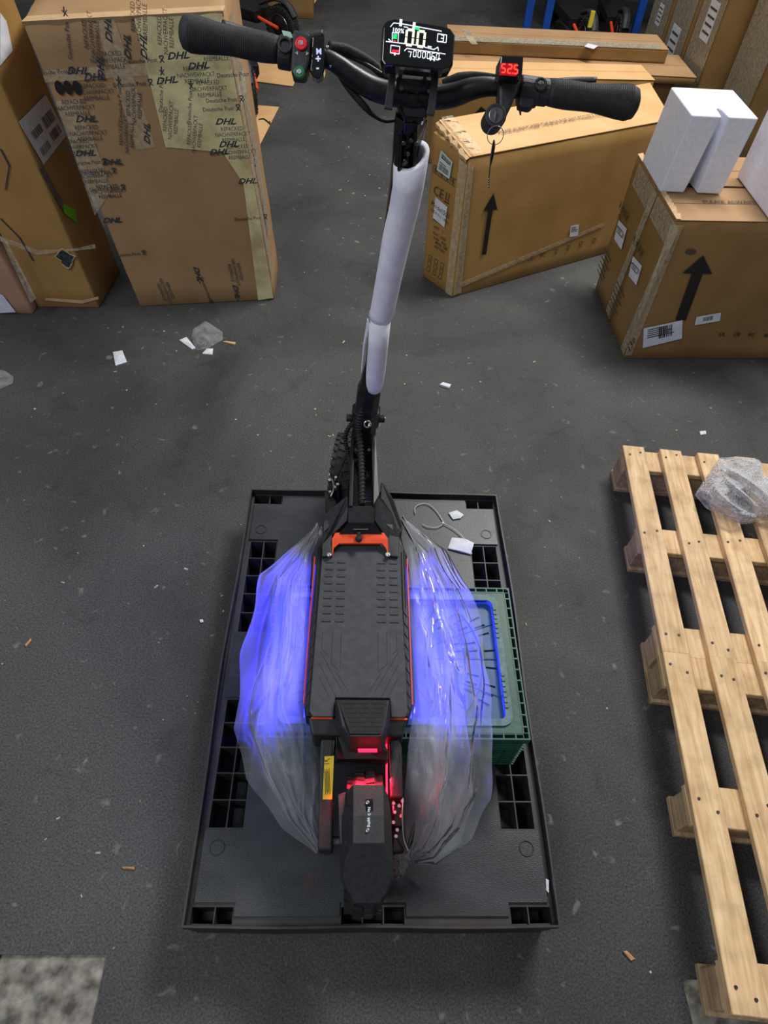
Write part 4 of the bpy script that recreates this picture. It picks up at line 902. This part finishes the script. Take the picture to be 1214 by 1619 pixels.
# left controls
c = B_(452, 84)
MB().cyl(B_(441, 82), B_(462, 86), .0205, 20).build('lock_collar', blackmatte, sc, bevel=.002)
p = hit(451, 71, B_(452, 84, -.020), Vector(NR)); MB().ring(p, NR, .0085, .0026, 22, 8).build('collar_clamp', blackmatte, sc, smooth=True)
sw = iplane([(465, 54), (492, 62), (490, 104), (483, 126), (462, 124)], B_(476, 88, -.012), NR, .034, 'switch_box', blackmatte, bevel=.003)
swn = Vector(NR).normalized()
def button(px, py, c0, r, mat, par, nm, lab_=None):
    p = hit(px, py, c0, swn); o = MB().cyl(p-swn*.003, p+swn*.004, r, 20).build(nm, mat, par, bevel=.0015)
    if lab_: o['label'] = lab_
    return o, p+swn*.0042
cc = B_(476, 88, -.012)+swn*.017
o, p = button(476, 70, cc, .0082, btn_red, sw, 'button', 'red round headlight button'); f_ = Face(p, CR, (0, .6, .8), .0004); mb = MB(); [f_.rect(mb, -.0025+.0017*k, .0003*(k % 2), .0009, .006-.001*abs(k-1.5), 10) for k in range(4)]; mb.build('button_mark', white, o)
o, p = button(473, 115, cc, .0078, btn_green, sw, 'button', 'green round horn button'); f_ = Face(p, CR, (0, .6, .8), .0004); mb = MB(); f_.rect(mb, 0, 0, .0065, .0035); f_.rect(mb, .0005, 0, .003, .0055); mb.build('button_mark', white, o)
f_ = Face(cc, CR, (0, .6, .8), .0006); mb = MB(); a, b_ = f_.px(470, 84); f_.poly(mb, [(a-.003, b_), (a+.001, b_+.0024), (a+.001, b_-.0024)], .0003); a, b_ = f_.px(485, 85); f_.poly(mb, [(a+.003, b_), (a-.001, b_+.0024), (a-.001, b_-.0024)], .0003); mb.build('arrow_print', steel, sw)
iplane([(446, 51), (460, 54), (464, 64), (450, 62)], B_(455, 60, .0), NR, .014, 'pale_tape_tag', M('pale_green_tape', (176, 214, 200), .5), bevel=.001)
pod = iplane([(493, 61), (513, 62), (514, 112), (511, 124), (504, 129), (497, 127), (491, 119), (490, 108)], B_(502, 92, -.014), NR, .022, 'mode_pod', blackgloss, bevel=.004)
f_ = Face(B_(502, 92, -.014)+swn*.011, CR, (0, .6, .8), .0005); mb = MB(); f_.textp(mb, 'M', 504, 82, .010, 0, bold=.03); f_.textp(mb, '+', 503, 94, .013, 0, bold=.03); f_.textp(mb, '-', 502, 107, .013, 0, bold=.03); mb.build('pod_lettering', M('glowing_white_letter', (200, 205, 235), .5, emit=(190, 195, 240), es=.5), pod)  # letters given a weak glow of their own
MB().box(B_(485, 60, .02), (.05, .016, .012), Matrix.Rotation(-.17, 3, 'Y')).build('master_cylinder', blackmatte, sc, bevel=.003)
mb = MB().ball(B_(517, 75, -.01), .003, 6); mb.ball(B_(522, 105, -.014), .0018, 6); mb.build('screw', chrome, sc)
# cables near the stem
mb = MB().tube([B_(520, 74, .02), B_(545, 78, .03), B_(570, 90, .035), B_(590, 103, .04), B_(610, 120, .04), B_(640, 135, .035)], .007, 8, 6); mb.build('cable_bundle', rubber, sc, smooth=True)
mb = MB().tube([B_(520, 78, .03), B_(548, 88, .03), B_(575, 100, .03), B_(605, 118, .025)], .003, 8, 6); mb.build('hose', black, sc, smooth=True)
mb = MB().tube([B_(700, 133, .035), B_(725, 124, .035), B_(752, 119, .035), B_(788, 121, .03)], [.006, .008, .005, .0025], 8, 5); mb.build('cable_bundle', rubber, sc, smooth=True)
mb = MB().tube([B_(530, 112, .01), B_(538, 124, 0), B_(547, 137, 0), B_(560, 150, 0), B_(578, 170, 0), B_(592, 184, .01), B_(608, 191, .02), B_(622, 190, .03)], [.0022, .0022, .0028, .005, .005, .0028, .0030, .0030], 8, 6); mb.build('connector_cable', rubber, sc, smooth=True)
# stem top and clamp
st0 = B_(655, 158)
MB().loft([[hit(x, y, st0, Vector(NR))+Vector(NR).normalized()*o_+(Vector(st0)-hit(x, y, st0, Vector(NR)))*k_*Vector((1, 0, 0)).length for x, y in ((624, 150), (684, 154), (680, 178), (670, 192), (640, 190), (628, 172))] for o_, k_ in ((-.030, 0), (.000, 0), (.008, .10))]).build('stem_head', blackgloss, sc, bevel=.003)
MB().loft([ngon(SX(z)+Vector((0, dy, 0)), axd, rx, ry, 8) for z, rx, ry, dy in ((1.25, .019, .016, .006), (1.30, .021, .017, .006), (1.335, .024, .020, .004), (1.375, .027, .024, 0))]).build('stem_collar', blackgloss, sc, bevel=.002)
p = hit(654, 158, st0+Vector(NR).normalized()*.010, Vector(NR)); MB().ball(p, .0165, 10, (1, .45, .8)).build('stem_cap', black, sc, smooth=True)
iplane([(627, 122), (684, 126), (684, 146), (626, 142)], B_(655, 136, -.018), NR, .012, 'bar_clamp', blackmatte, bevel=.003)
mb = MB()
for x, y in ((633, 122), (671, 127), (634, 141), (678, 146)): p = hit(x, y, B_(655, 136, -.022), Vector(NR)); mb.cyl(p, p+swn*.006, .003, 8)
mb.build('bolt', steel, sc)
hn = Vector((0, -1, -KS)).normalized(); hc = colpt(648, 235)+hn*.017
for x0 in (633, 657): iplane([(x0-3, 206), (x0+3, 206), (x0, 268), (x0-5, 266)], hc, hn, .014, 'hinge_plate', black, bevel=.001)
mb = MB()
for x, y in ((650, 221), (645, 242), (640, 254), (638, 225), (658, 226)): p = hit(x, y, hc+hn*.006, hn); mb.cyl(p-hn*.002, p+hn*.003, .0032, 14)
mb.build('bolt', steel, sc, bevel=.0008)
for pts in ([(617, 105), (627, 107), (621, 160), (620, 174), (607, 172), (609, 158)], [(683, 113), (694, 114), (688, 170), (686, 184), (674, 182), (676, 168)]):
    iplane(pts, B_(650, 140, -.030), (0, -.85, .5), .010, 'display_arm', blackmatte, bevel=.001)
# display
ND = Vector((0, -.766, .643)); dc = B_(662, 70, -.045)
dz = [(601, 96), (604, 42), (611, 31), (622, 28), (700, 40), (713, 44), (720, 54), (717, 98), (712, 107), (701, 111), (620, 103), (606, 104)]
disp = MB().loft([[hit(x, y, dc, ND)-ND*d + (Vector((hit(660, 70, dc, ND)))-hit(x, y, dc, ND))*k for x, y in dz] for d, k in ((0, .05), (.003, .01), (.010, 0), (.026, .02), (.030, .12))]).build('display_unit', blackgloss, sc, bevel=.0012)
xd = hit(712, 50, dc, ND)-hit(610, 36, dc, ND); yd = hit(609, 40, dc, ND)-hit(606, 94, dc, ND)
df = Face(dc, xd, yd, .0009)
def bars(lst, mat, nm):
    mb = MB()
    for (x0, y0, x1, y1, w) in lst:
        a = Vector(df.px(x0, y0)); b = Vector(df.px(x1, y1)); m_ = (a+b)/2; d = b-a; df.rect(mb, m_.x, m_.y, d.length, w, math.degrees(math.atan2(d.y, d.x)), .0003)
    return mb, nm, mat
sw_ = .0009
mb, nm, mt_ = bars([(617, 43, 622, 37, sw_), (622, 37, 634, 38, sw_), (634, 38, 698, 50, sw_), (634, 31, 633, 42, .0035), (655, 36, 653, 50, .0035), (638, 43, 645, 44, sw_),
    (610, 66, 660, 72, sw_), (660, 72, 686, 79, sw_), (686, 79, 692, 75, sw_), (692, 75, 693, 81, sw_), (639, 81, 643, 77, sw_), (643, 77, 704, 86, sw_), (614, 62, 618, 66, sw_), (618, 72, 632, 74, sw_), (618, 72, 617, 84, sw_), (617, 84, 631, 86, sw_), (632, 74, 631, 86, sw_),
    (620, 52, 630, 53, sw_), (630, 53, 629, 68, sw_), (620, 52, 620, 67, sw_), (692, 54, 706, 56, sw_), (706, 56, 705, 68, sw_), (705, 68, 691, 66, sw_), (691, 66, 692, 54, sw_),
    (645, 82, 651, 83, sw_), (650, 83, 648, 91, sw_), (682, 90, 680, 96, .002), (687, 91, 686, 97, .002), (692, 93, 696, 94, .0015), (676, 74, 682, 75, .0015), (624, 84, 624, 88, .002)], scr_white, 'screen_graphic'); 
a, b_ = df.px(619, 49); df.text(mb, '100%', a+.0085, b_+.001, .0075, 0, bold=.012)
seg7(mb, df, '3', *df.px(696, 66), .0075); a, b_ = df.px(653, 90); seg7(mb, df, '000050', a, b_, .0072, t=.12)
mb.build(nm, mt_, disp)
mb = MB(); a, b_ = df.px(641, 71); seg7(mb, df, '00', a, b_, .0178, t=.17); mb.build('speed_digits', scr_cream, disp)
mb = MB(); df.polyp(mb, [(622, 54), (628, 55), (627, 63), (621, 62)], .0003, .0003); a, b_ = df.px(659, 46); df.rect(mb, a, b_, .007, .0028, -8); mb.build('screen_green_symbol', scr_green, disp)
mb = MB(); df.polyp(mb, [(622, 64), (626, 65), (626, 67), (622, 66)], .0003, .0003); df.polyp(mb, [(620, 79), (631, 80), (631, 84), (619, 83)], .0003, .0003); mb.build('screen_red_symbol', scr_red, disp)
# right side: voltmeter with key lock, thumb clamp
vb = iplane([(788, 96), (823, 97), (821, 127), (785, 123)], B_(804, 112, -.028), NR, .034, 'voltmeter', blackgloss, bevel=.0015)
vc = B_(804, 112, -.028)+swn*.017
vf = Face(vc, hit(820, 110, vc, swn)-hit(788, 107, vc, swn), (0, .6, .8), .0008)
mb = MB(); vf.polyp(mb, [(791, 100), (818, 101), (816, 121), (789, 119)], .0003); o = mb.build('voltmeter_screen', volt_bg, vb)
mb = MB(); a, b_ = vf.px(792, 115); seg7(mb, vf, '52.5', a, b_, .0100, e=.0006, t=.17); mb.build('voltmeter_digits', volt_red, o)
iplane([(786, 122), (821, 127), (814, 152), (804, 176), (793, 198), (781, 205), (768, 196), (772, 178), (786, 170)], B_(795, 150, -.014), NR, .026, 'lock_housing', blackmatte, bevel=.004)
p = hit(780, 189, B_(795, 150, -.014), swn); MB().cyl(p-swn*.02, p+swn*.018, .0155, 24).build('key_lock', blackmatte, sc, bevel=.002)
MB().cyl(p+swn*.017, p+swn*.0195, .0105, 24).build('lock_barrel', steel, sc, bevel=.001)
kp_ = p+swn*.022
MB().cyl(B_(820, 143), B_(850, 147), .0195, 20).build('throttle_collar', blackmatte, sc, bevel=.002)
iplane([(819, 150), (845, 152), (842, 172), (836, 176), (818, 172)], B_(832, 160, -.012), NR, .020, 'throttle_clamp', blackmatte, bevel=.003)
mb = MB().ring(hit(855, 133, B_(855, 140, -.018), swn), swn, .007, .0022, 20, 8); mb.ring(hit(822, 175, B_(832, 160, -.01), swn), (1, 0, 0.3), .005, .0012, 16, 6); mb.build('collar_clamp', blackmatte, sc, smooth=True)
MB().cyl(B_(849, 145), B_(866, 147), .0175, 20).build('lock_collar', blackmatte, sc, bevel=.002)

# ---- key on its ring hanging from the lock
ky = thing('key', kp_, 'key with a black fob hanging on a thin steel ring from the ignition lock', 'key')
rp = hit(783, 214, kp_+Vector((0, -.006, 0)), Vector((0, -1, .1)))
MB().ring(rp, (.1, -1, .25), .0118, .0006, 36, 6).build('key_ring', chrome, ky)
MB().box(kp_-swn*.002+Vector((0, 0, -.003)), (.003, .010, .016)).build('key_head', steel, ky, bevel=.001)
q = [P(x, y, y=rp.y-.002) for x, y in ((781, 222), (780, 232), (777, 250), (775, 262))]; MB().tube(q, [.0025, .0055, .0050, .002], 10, 5, .45).build('key_fob', blackgloss, ky, smooth=True)
q = [P(x, y, y=rp.y-.002) for x, y in ((775, 262), (773, 280), (772, 297))]; mb = MB().tube(q, .0009, 6, 3)
for k in range(4): mb.ball(q[1].lerp(q[2], .2+.22*k), .0016, 5)
mb.build('chain', steel, ky)

# ---- foam sleeve round the stem
fp = [(652, 250, 1.305), (645, 300, 1.22), (633, 350, 1.17), (621, 400, 1.11), (609, 450, 1.02), (602, 500, .93)]
def foam_ring(c, r, n=26, gap=.0, ry=None, th=.007, open_=0):
    d = axd.normalized(); u = Vector((1, 0, 0)); u = (u-d*u.dot(d)).normalized(); w = d.cross(u)
    return c, u, w, r
path = []; KS = .2245
def colpt(px, py): # on the plane of the column
    n = Vector((0, 1, KS)); return hit(px, py, Vector((0, 1.221, 0)), n)
fpx = [(650, 246, .027), (645, 290, .0265), (637, 330, .0262), (628, 370, .0258), (620, 410, .0254), (612, 450, .025), (604, 490, .0248), (600, 500, .0245)]
fpx2 = [(601, 498, .0225), (598, 540, .0222), (594, 580, .0222), (592, 600, .0215), (591, 608, .0185), (591, 612, .012)]
def sleeve(pts, name, hollow, par=None):
    mb = MB(); n = 28; outer = []; 
    for i, (x, y, r) in enumerate(pts):
        c = colpt(x, y)+Vector((0, -.006 if hollow else -.012, 0)); d = axd.normalized(); u = Vector((1, 0, 0)); u = (u-d*u.dot(d)).normalized(); w = d.cross(u); rg = []
        for k in range(n):
            a = 2*math.pi*k/n; rr_ = r*(1+.025*noise.noise(Vector((math.cos(a), math.sin(a), i*.8))))
            dz_ = 0
            if i == 0 and hollow: dz_ = .016*math.cos(a-math.pi*.15)*1.0 - .03*max(0, math.cos(a-math.pi*1.5))**2*0
            rg.append(c+rr_*(math.cos(a)*u+1.05*math.sin(a)*w)+d*dz_)
        outer.append((rg, c))
    rings = [o_[0] for o_ in outer]
    if hollow:
        inner = [[p+(c-p)*.34 for p in rg] for rg, c in outer[:4]]; rings = inner[::-1]+rings
    mb.loft(rings, caps=True); return mb.build(name, foam, par, smooth=True)
fs_root = thing('foam_sleeve', colpt(592, 610), 'pale white foam tube wrapped round the scooter stem', 'foam tube')
sleeve(fpx, 'upper_sleeve', True, fs_root); sleeve(fpx2, 'lower_sleeve', False, fs_root)
MB().tube([colpt(583, 505), colpt(576, 545), colpt(572, 588)], [.004, .0035, .0025], 6).build('loose_edge', foam, fs_root)

# ================================================================ CLEAR PLASTIC BAG
bag = thing('plastic_bag', (0, .4, .34), 'crumpled clear plastic bag spread under the scooter deck, lit blue', 'plastic bag')
def poly_at(pts, t):
    L = [0]
    for a, b in zip(pts, pts[1:]): L.append(L[-1]+(Vector(b[:2])-Vector(a[:2])).length)
    s = t*L[-1]
    for i in range(len(pts)-1):
        if s <= L[i+1] or i == len(pts)-2: k = (s-L[i])/(L[i+1]-L[i]); return Vector(pts[i]).lerp(Vector(pts[i+1]), k)
def bag_lobe(inner, outer, seed, nv=220, nu=84, puff=.03, name='bag_sheet', lift=0):
    vs_ = []; fs = []; sgn = 1 if outer[3][0] > inner[3][0] else -1
    for j in range(nv+1):
        t = j/nv; I = poly_at(inner, t); O = poly_at(outer, t); pi, po = P(I.x, I.y, z=I.z+lift), P(O.x, O.y, z=O.z+lift)
        for i in range(nu+1):
            s = i/nu; p = pi.lerp(po, s)
            e = math.sin(math.pi*min(1, s*1.0))*.9
            warp = s+.12*noise.noise(Vector((t*3.2, s*2, seed+2)))
            rid = max(0, 1-abs(noise.noise(Vector((warp*3.6+seed, t*2.2, seed))))*4.5)**1.5; rid2 = max(0, 1-abs(noise.noise(Vector((warp*6+1.5*t+seed*2, t*3.6, 3+seed))))*4)**1.3; rid3 = max(0, 1-abs(noise.noise(Vector((warp*5-t*4+seed*2, t*5, 7+seed))))*5)
            cm = max(0, noise.noise(Vector((p.x*6, p.y*6, seed+20)))+.15)
            cr_ = noise.noise(Vector((p.x*50, p.y*26, seed)))*.6+noise.noise(Vector((p.x*100, p.y*70, seed+4)))*.4
            h = puff*math.sin(math.pi*s**.8)*.8+(.026*rid+.006*rid2+.008*rid3)*e+.020*max(0, cm-.12)*max(0, t-.35)*cr_*3+.0008*cr_
            wob = Vector((noise.noise(Vector((t*9, s*3, seed+9))), noise.noise(Vector((t*7, s*4, seed+13))), 0))*.010*(.3+s)
            p = p+wob+Vector((0, 0, h))
            if p.z < .139: p.z = .139+.004*abs(cr_)
            if cx0-.01 < p.x < cx1+.01 and cy0-.012 < p.y < cy1+.01 and p.z < cz1+.007: p.z = cz1+.007+.003*abs(cr_)
            vs_.append(p)
    for j in range(nv):
        for i in range(nu): k = j*(nu+1)+i; fs.append((k, k+1, k+nu+2, k+nu+1))
    return MB().add(vs_, fs).build(name, bagm, bag, fix=False, smooth=True)
Li = [(505, 845, .37), (492, 880, .37), (489, 1000, .37), (487, 1110, .37), (496, 1160, .34), (503, 1230, .30), (505, 1300, .235), (508, 1350, .18)]
Lo = [(500, 838, .345), (412, 910, .345), (396, 980, .345), (375, 1085, .345), (368, 1155, .335), (392, 1230, .285), (450, 1308, .20), (500, 1350, .15)]
Ri = [(628, 835, .37), (641, 880, .37), (650, 1000, .37), (656, 1110, .37), (645, 1180, .34), (640, 1250, .30), (640, 1310, .25), (640, 1352, .20)]
Ro = [(645, 828, .345), (705, 870, .345), (742, 930, .345), (765, 1005, .345), (777, 1100, .345), (778, 1200, .335), (774, 1265, .30), (742, 1328, .25), (690, 1366, .19), (655, 1362, .17)]
bag_lobe(Li, Lo, 1.3); bag_lobe(Ri, Ro, 8.1)
bag_lobe([(x+4*(k > 3), y, z-.01) for k, (x, y, z) in enumerate(Li)], [(x+(14+26*math.sin(k*.45)), y+6, z-.004) for k, (x, y, z) in enumerate(Lo)], 4.4, 130, 40, .022, 'bag_inner_fold')
bag_lobe([(x, y, z-.01) for x, y, z in Ri], [(x-(16+24*math.sin(k*.45)), y+4, z-.004) for k, (x, y, z) in enumerate(Ro)], 12.7, 130, 40, .022, 'bag_inner_fold')
bag_lobe([(618, 1340, .17), (616, 1360, .165), (618, 1378, .16), (622, 1388, .15)], [(650, 1345, .17), (644, 1362, .165), (636, 1385, .16), (630, 1394, .15)], 3.3, 24, 14, .012, 'bag_corner')
# rolled hem along the outer edge
for O in (Lo, Ro):
    pts = [P(*poly_at(O, k/60).xy, z=poly_at(O, k/60).z) for k in range(61)]
    pts = [p+Vector((noise.noise(p*20)*.004, noise.noise(p*17)*.004, .003)) for p in pts]

# ================================================================ LITTER ON PALLET
def scrap(pts, z, label, name='paper_scrap', mat=white, th=.003, grp='white paper scraps', cat='scrap', curl=.006):
    q = [P(x, y, z=z) for x, y in pts]; c = sum(q, Vector())/len(q); mb = MB(); top = [p+Vector((0, 0, th+curl*abs(noise.noise(p*60)))) for p in q]
    vs_ = q+top+[c+Vector((0, 0, th+curl*.8)), c]; n = len(q); fs = []
    for i in range(n): j = (i+1) % n; fs += [(i, j, n+j, n+i), (n+i, n+j, 2*n), (j, i, 2*n+1)]
    return tag(mb.add(vs_, fs).build(name, mat), label, cat, grp)
scrap([(708, 868), (724, 872), (744, 877), (749, 860), (735, 853), (714, 851)], .1365, 'white torn foam scrap beside the wire tie on the black pallet')
scrap([(709, 812), (716, 822), (728, 820), (733, 815), (722, 808)], .1365, 'small folded white scrap near the back rim of the black pallet')
scrap([(862, 1390), (867, 1392), (867, 1412), (863, 1408)], .132, 'thin white sliver in the right rim groove of the black pallet')
mb = MB().tube([P(x, y, z=.140) for x, y in ((656, 812), (656, 803), (664, 797), (676, 797), (688, 806), (699, 822), (701, 828), (690, 834), (676, 833), (668, 829))], .0016, 6, 5); mb.tube([P(x, y, z=.1415) for x, y in ((699, 826), (712, 833), (728, 845), (741, 862), (746, 876))], .0014, 6, 5); mb.box(P(700, 827, z=.142), (.006, .006, .004))
tag(mb.build('cable_tie', M('clear_white_nylon', (176, 176, 172), .4), smooth=False), 'looped pale cable tie lying on the back of the black pallet', 'cable tie')
# litter on the floor
scrap([(179, 558), (194, 556), (201, 573), (183, 579)], .0006, 'white rectangular scrap on the floor in front of the tall carton', curl=.012)
scrap([(284, 539), (295, 534), (310, 552), (304, 553)], .0006, 'white pointed scrap under the edge of the clear film piece', curl=.01)
scrap([(320, 560), (327, 552), (337, 552), (336, 562)], .0006, 'small white scrap just in front of the clear film piece', curl=.01)
scrap([(695, 610), (700, 606), (713, 609), (710, 615)], .0006, 'small white scrap alone on the floor right of the foam tube', curl=.01)
scrap([(1105, 684), (1115, 682), (1116, 687), (1107, 689)], .0006, 'tiny white scrap on the floor behind the wooden pallets', curl=.006)
scrap([(316, 981), (321, 980), (322, 984), (317, 985)], .0006, 'tiny white crumb on the floor left of the black pallet', curl=.004)
woodchip = M('wood_splinter', (190, 140, 92), .7)
scrap([(984, 1504), (990, 1503), (1003, 1516), (997, 1519)], .0006, 'tan wood chip on the floor beside the right pallet foot', 'wood_chip', woodchip, grp='wood chips')
scrap([(194, 1371), (213, 1371), (213, 1375), (195, 1374)], .0006, 'tan wood splinter on the floor left of the black pallet corner', 'wood_chip', woodchip, grp='wood chips')
scrap([(40, 1020), (49, 1010), (51, 1013), (42, 1023)], .0006, 'pale wood splinter on the floor near the left edge', 'wood_chip', woodchip, grp='wood chips')
scrap([(352, 541), (358, 540), (373, 543), (371, 546)], .0006, 'thin pale splinter beside the clear film piece', 'wood_chip', cbe, grp='wood chips')
def crumple(name, pts, z0, hgt_, mat, label, cat, n=26, seed=1, fr=8):
    c = Vector((sum(p[0] for p in pts)/len(pts), sum(p[1] for p in pts)/len(pts))); vs_ = []; fs = []; m_ = 48
    ring_ = [poly_at([tuple(p)+(0,) for p in pts+[pts[0]]], k/m_) for k in range(m_)]
    for j in range(n+1):
        s = j/n
        for k in range(m_):
            x = c.x+(ring_[k].x-c.x)*s; y = c.y+(ring_[k].y-c.y)*s; b = P(x, y, z=z0); w = abs(noise.noise(Vector((b.x*fr, b.y*fr, seed)))); w2 = abs(noise.noise(Vector((b.x*fr*2.1+b.y*fr, b.y*fr*.8, seed+3)))); w3 = noise.noise(Vector((b.x*70, b.y*70, seed)))
            h = hgt_*(1-s**4)*(.25+.75*max(0, 1-w*3.2)+.45*max(0, 1-w2*4))+hgt_*.05*w3; vs_.append(P(x, y, z=z0+max(.001, h)))
    for j in range(n):
        for k in range(m_): fs.append((j*m_+k, j*m_+(k+1) % m_, (j+1)*m_+(k+1) % m_, (j+1)*m_+k))
    return tag(MB().add(vs_, fs).build(name, mat, fix=False, smooth=True), label, cat)
crumple('plastic_film', [(302, 535), (306, 520), (325, 507), (352, 525), (352, 537), (330, 550), (312, 554)], .001, .016, scrapfilm, 'crumpled cloudy film piece on the floor in front of the taped carton', 'plastic film')
crumple('plastic_film', [(-12, 583), (8, 586), (22, 596), (20, 606), (2, 614), (-12, 616)], .001, .016, scrapfilm, 'cloudy film piece cut off by the left edge of the picture', 'plastic film', seed=4)

# ================================================================ WOODEN PALLETS
def tri_mesh_box(name, d, mat, bevel=.002):
    bm = bmesh.new(); bmesh.ops.create_cube(bm, size=1); [setattr(v, 'co', Vector((v.co.x*d[0], v.co.y*d[1], v.co.z*d[2]))) for v in bm.verts]
    bmesh.ops.bevel(bm, geom=bm.edges[:], offset=bevel, segments=1, affect='EDGES'); me = bpy.data.meshes.new(name); bm.to_mesh(me); bm.free(); me.materials.append(mat); return me
PW, TH = .075, .020; me_board = tri_mesh_box('deck_board', (PW, .806, TH), woodm); me_beam = tri_mesh_box('stringer_board', (1.19, .095, .020), woodm); me_block = tri_mesh_box('block', (1.20, .078, .084), woodb, .003); me_bot = tri_mesh_box('bottom_board', (1.19, .095, .018), woodb); 
bm = bmesh.new(); bmesh.ops.create_cone(bm, cap_ends=True, segments=10, radius1=.0042, radius2=.0036, depth=.003); me_nail = bpy.data.meshes.new('nail'); bm.to_mesh(me_nail); bm.free(); me_nail.materials.append(nail)
def wood_pallet(org, rot, label, offs):
    r = thing('wooden_pallet', org, label, 'pallet', 'wooden pallets'); r.rotation_euler.z = rot
    def put(me, loc, rz=0, par=r):
        o = bpy.data.objects.new(me.name.split('.')[0], me); C.objects.link(o); o.parent = par; o.location = loc; o.rotation_euler.z = rz; return o
    nb = 9
    for k in range(nb):
        bd = put(me_board, (PW/2+k*.1312+offs, .403, .134+random.uniform(-.0008, .0008)), random.uniform(-.004, .004))
        for y in (.045, .408, .762):
            for dx in (-.020, .018): put(me_nail, (dx+random.uniform(-.004, .004), y-.403+random.uniform(-.022, .022), TH/2+.0008), 0, bd)
    for y in (.048, .408, .758):
        put(me_beam, (.595+random.uniform(-.002, .002), y, .1135)); put(me_block, (.601, y, .0605)); put(me_bot, (.596, y, .009))
    return r
rotA = math.radians(-5.6)
wood_pallet((.803, .650, 0), rotA, 'wooden slatted pallet behind, with bubble wrap lying on it', 0)
wood_pallet((.727, -.150, 0), math.radians(-5.4), 'wooden slatted pallet nearest the camera at the lower right', 0)
# bubble wrap heap on the rear pallet
bw_pts = [(1098, 782), (1118, 752), (1136, 724), (1168, 722), (1203, 727), (1207, 752), (1240, 760), (1250, 820), (1214, 822), (1172, 830), (1140, 812), (1118, 806)]
bw = crumple('bubble_wrap', bw_pts, .147, .075, bubblem, 'crumpled clear bubble wrap lying on the rear wooden pallet', 'bubble wrap', 60, 2, 6)

bw2 = MB(); src = bw.data; off = Vector(bw.location)
o = bpy.data.objects.new('inner_layer', src.copy()); C.objects.link(o); o.parent = bw   # the sheet is folded over itself
for v in o.data.vertices: v.co = Vector((v.co.x*.86+.008, v.co.y*.86+.006, v.co.z*.5+.003*noise.noise(v.co*40)))
# ================================================================ RACK AND PARKED SCOOTERS
def rack():
    r = thing('storage_rack', (2.0, 6.4, 0), 'blue steel rack with uprights at the back', 'rack')
    for (x, y) in ((1.24, 6.3), (1.40, 6.3), (2.18, 6.4), (3.05, 6.5)):
        mb = MB().box((x, y, 1.0), (.06, .04, 2.0)); mb.build('upright', blue, r, bevel=.004)
    for z in (.75, 1.6): MB().box((2.3, 6.42, z), (2.0, .04, .09)).build('cross_beam', M('dark_steel_beam', (40, 42, 48), .5), r)
    MB().box((2.2, 6.95, .77), (1.8, 1.0, .02)).build('shelf_board', M('dark_shelf', (36, 34, 32), .7), r)
    for k in range(5): MB().tube([(1.24, 6.34, .2+.35*k), (1.40, 6.34, .45+.35*k)], .007, 6).build('brace', M('dark_steel_beam', (40, 42, 48), .5), r)
rack()
def parked(loc, rot, label, acc=orange, R=.14):
    r = thing('parked_scooter', loc, label, 'scooter', 'parked scooters in the background'); x0 = Vector(loc); wheel(r, x0+Vector((0, 0, R)), (1, 0, 0), R, .08, blocks=26); wheel(r, x0+Vector((0, .95, R)), (1, 0, 0), R, .08, blocks=26)
    MB().loft([[x0+Vector((x*w, y, z)) for x, y in ((-.1, .18), (.1, .18), (.1, .76), (-.1, .76))] for z, w in ((.14, .8), (.17, 1), (.22, 1))]).build('deck', black, r, bevel=.004)
    MB().tube([x0+Vector((0, .95, .30)), x0+Vector((0, .80, 1.15))], .024, 10).build('stem', black, r)
    MB().tube([x0+Vector((-.3, .76, 1.16)), x0+Vector((-.08, .80, 1.12)), x0+Vector((.08, .80, 1.12)), x0+Vector((.3, .76, 1.16))], .014, 8, 4).build('handlebar', black, r)
    for s in (-1, 1): MB().tube([x0+Vector((s*.055, 0, R)), x0+Vector((s*.06, .2, .18))], .012, 8).build('swing_arm', acc, r)
    MB().tube([x0+Vector((0, -.13, .22)), x0+Vector((0, -.06, .29)), x0+Vector((0, .06, .30)), x0+Vector((0, .2, .25))], .03, 8, 4, .5).build('fender', blackmatte, r)
    for s in (-1,): MB().ring(x0+Vector((s*.045, 0, R)), (1, 0, 0), .085, .0025, 30, 6).build('rim_ring', steel, r)
    for c_ in r.children: pass
    r.rotation_euler.z = rot; return r
parked((-.82, 4.55, .0), .25, 'dark parked scooter behind the big taped carton, tyre showing')
parked((-.72, 5.85, .0), 1.0, 'dark parked scooter with orange trim far back behind the left controls')
for k, x in enumerate((1.66, 1.95, 2.42)):
    parked((x, 5.95+.1*k, .0), .1-.2*k, ('dark parked scooter leftmost under the rack', 'dark parked scooter in the middle under the rack', 'dark parked scooter rightmost under the rack, next to the blue upright')[k])
mb = MB().box((1.62, 5.80, .30), (.03, .02, .10)); tag(mb.build('yellow_tag', M('yellow_plastic', (225, 200, 60), .5)), 'small yellow tag hanging on a scooter under the rack', 'tag')

for o in bpy.data.objects:   # flat print and fine relief too small to take apart
    if o.parent and o.name.split('.')[0] in ('mat_ridges', 'label_print', 'pen_mark', 'symbol_print', 'lettering', 'badge_lettering', 'pad_ridges', 'side_ridges', 'sticker_print', 'screen_graphic', 'parcel_tape_print', 'grip_ribs', 'grip_louvres', 'rib_lattice', 'handling_mark', 'button_mark', 'arrow_print', 'pod_lettering'): o['kind'] = 'stuff'
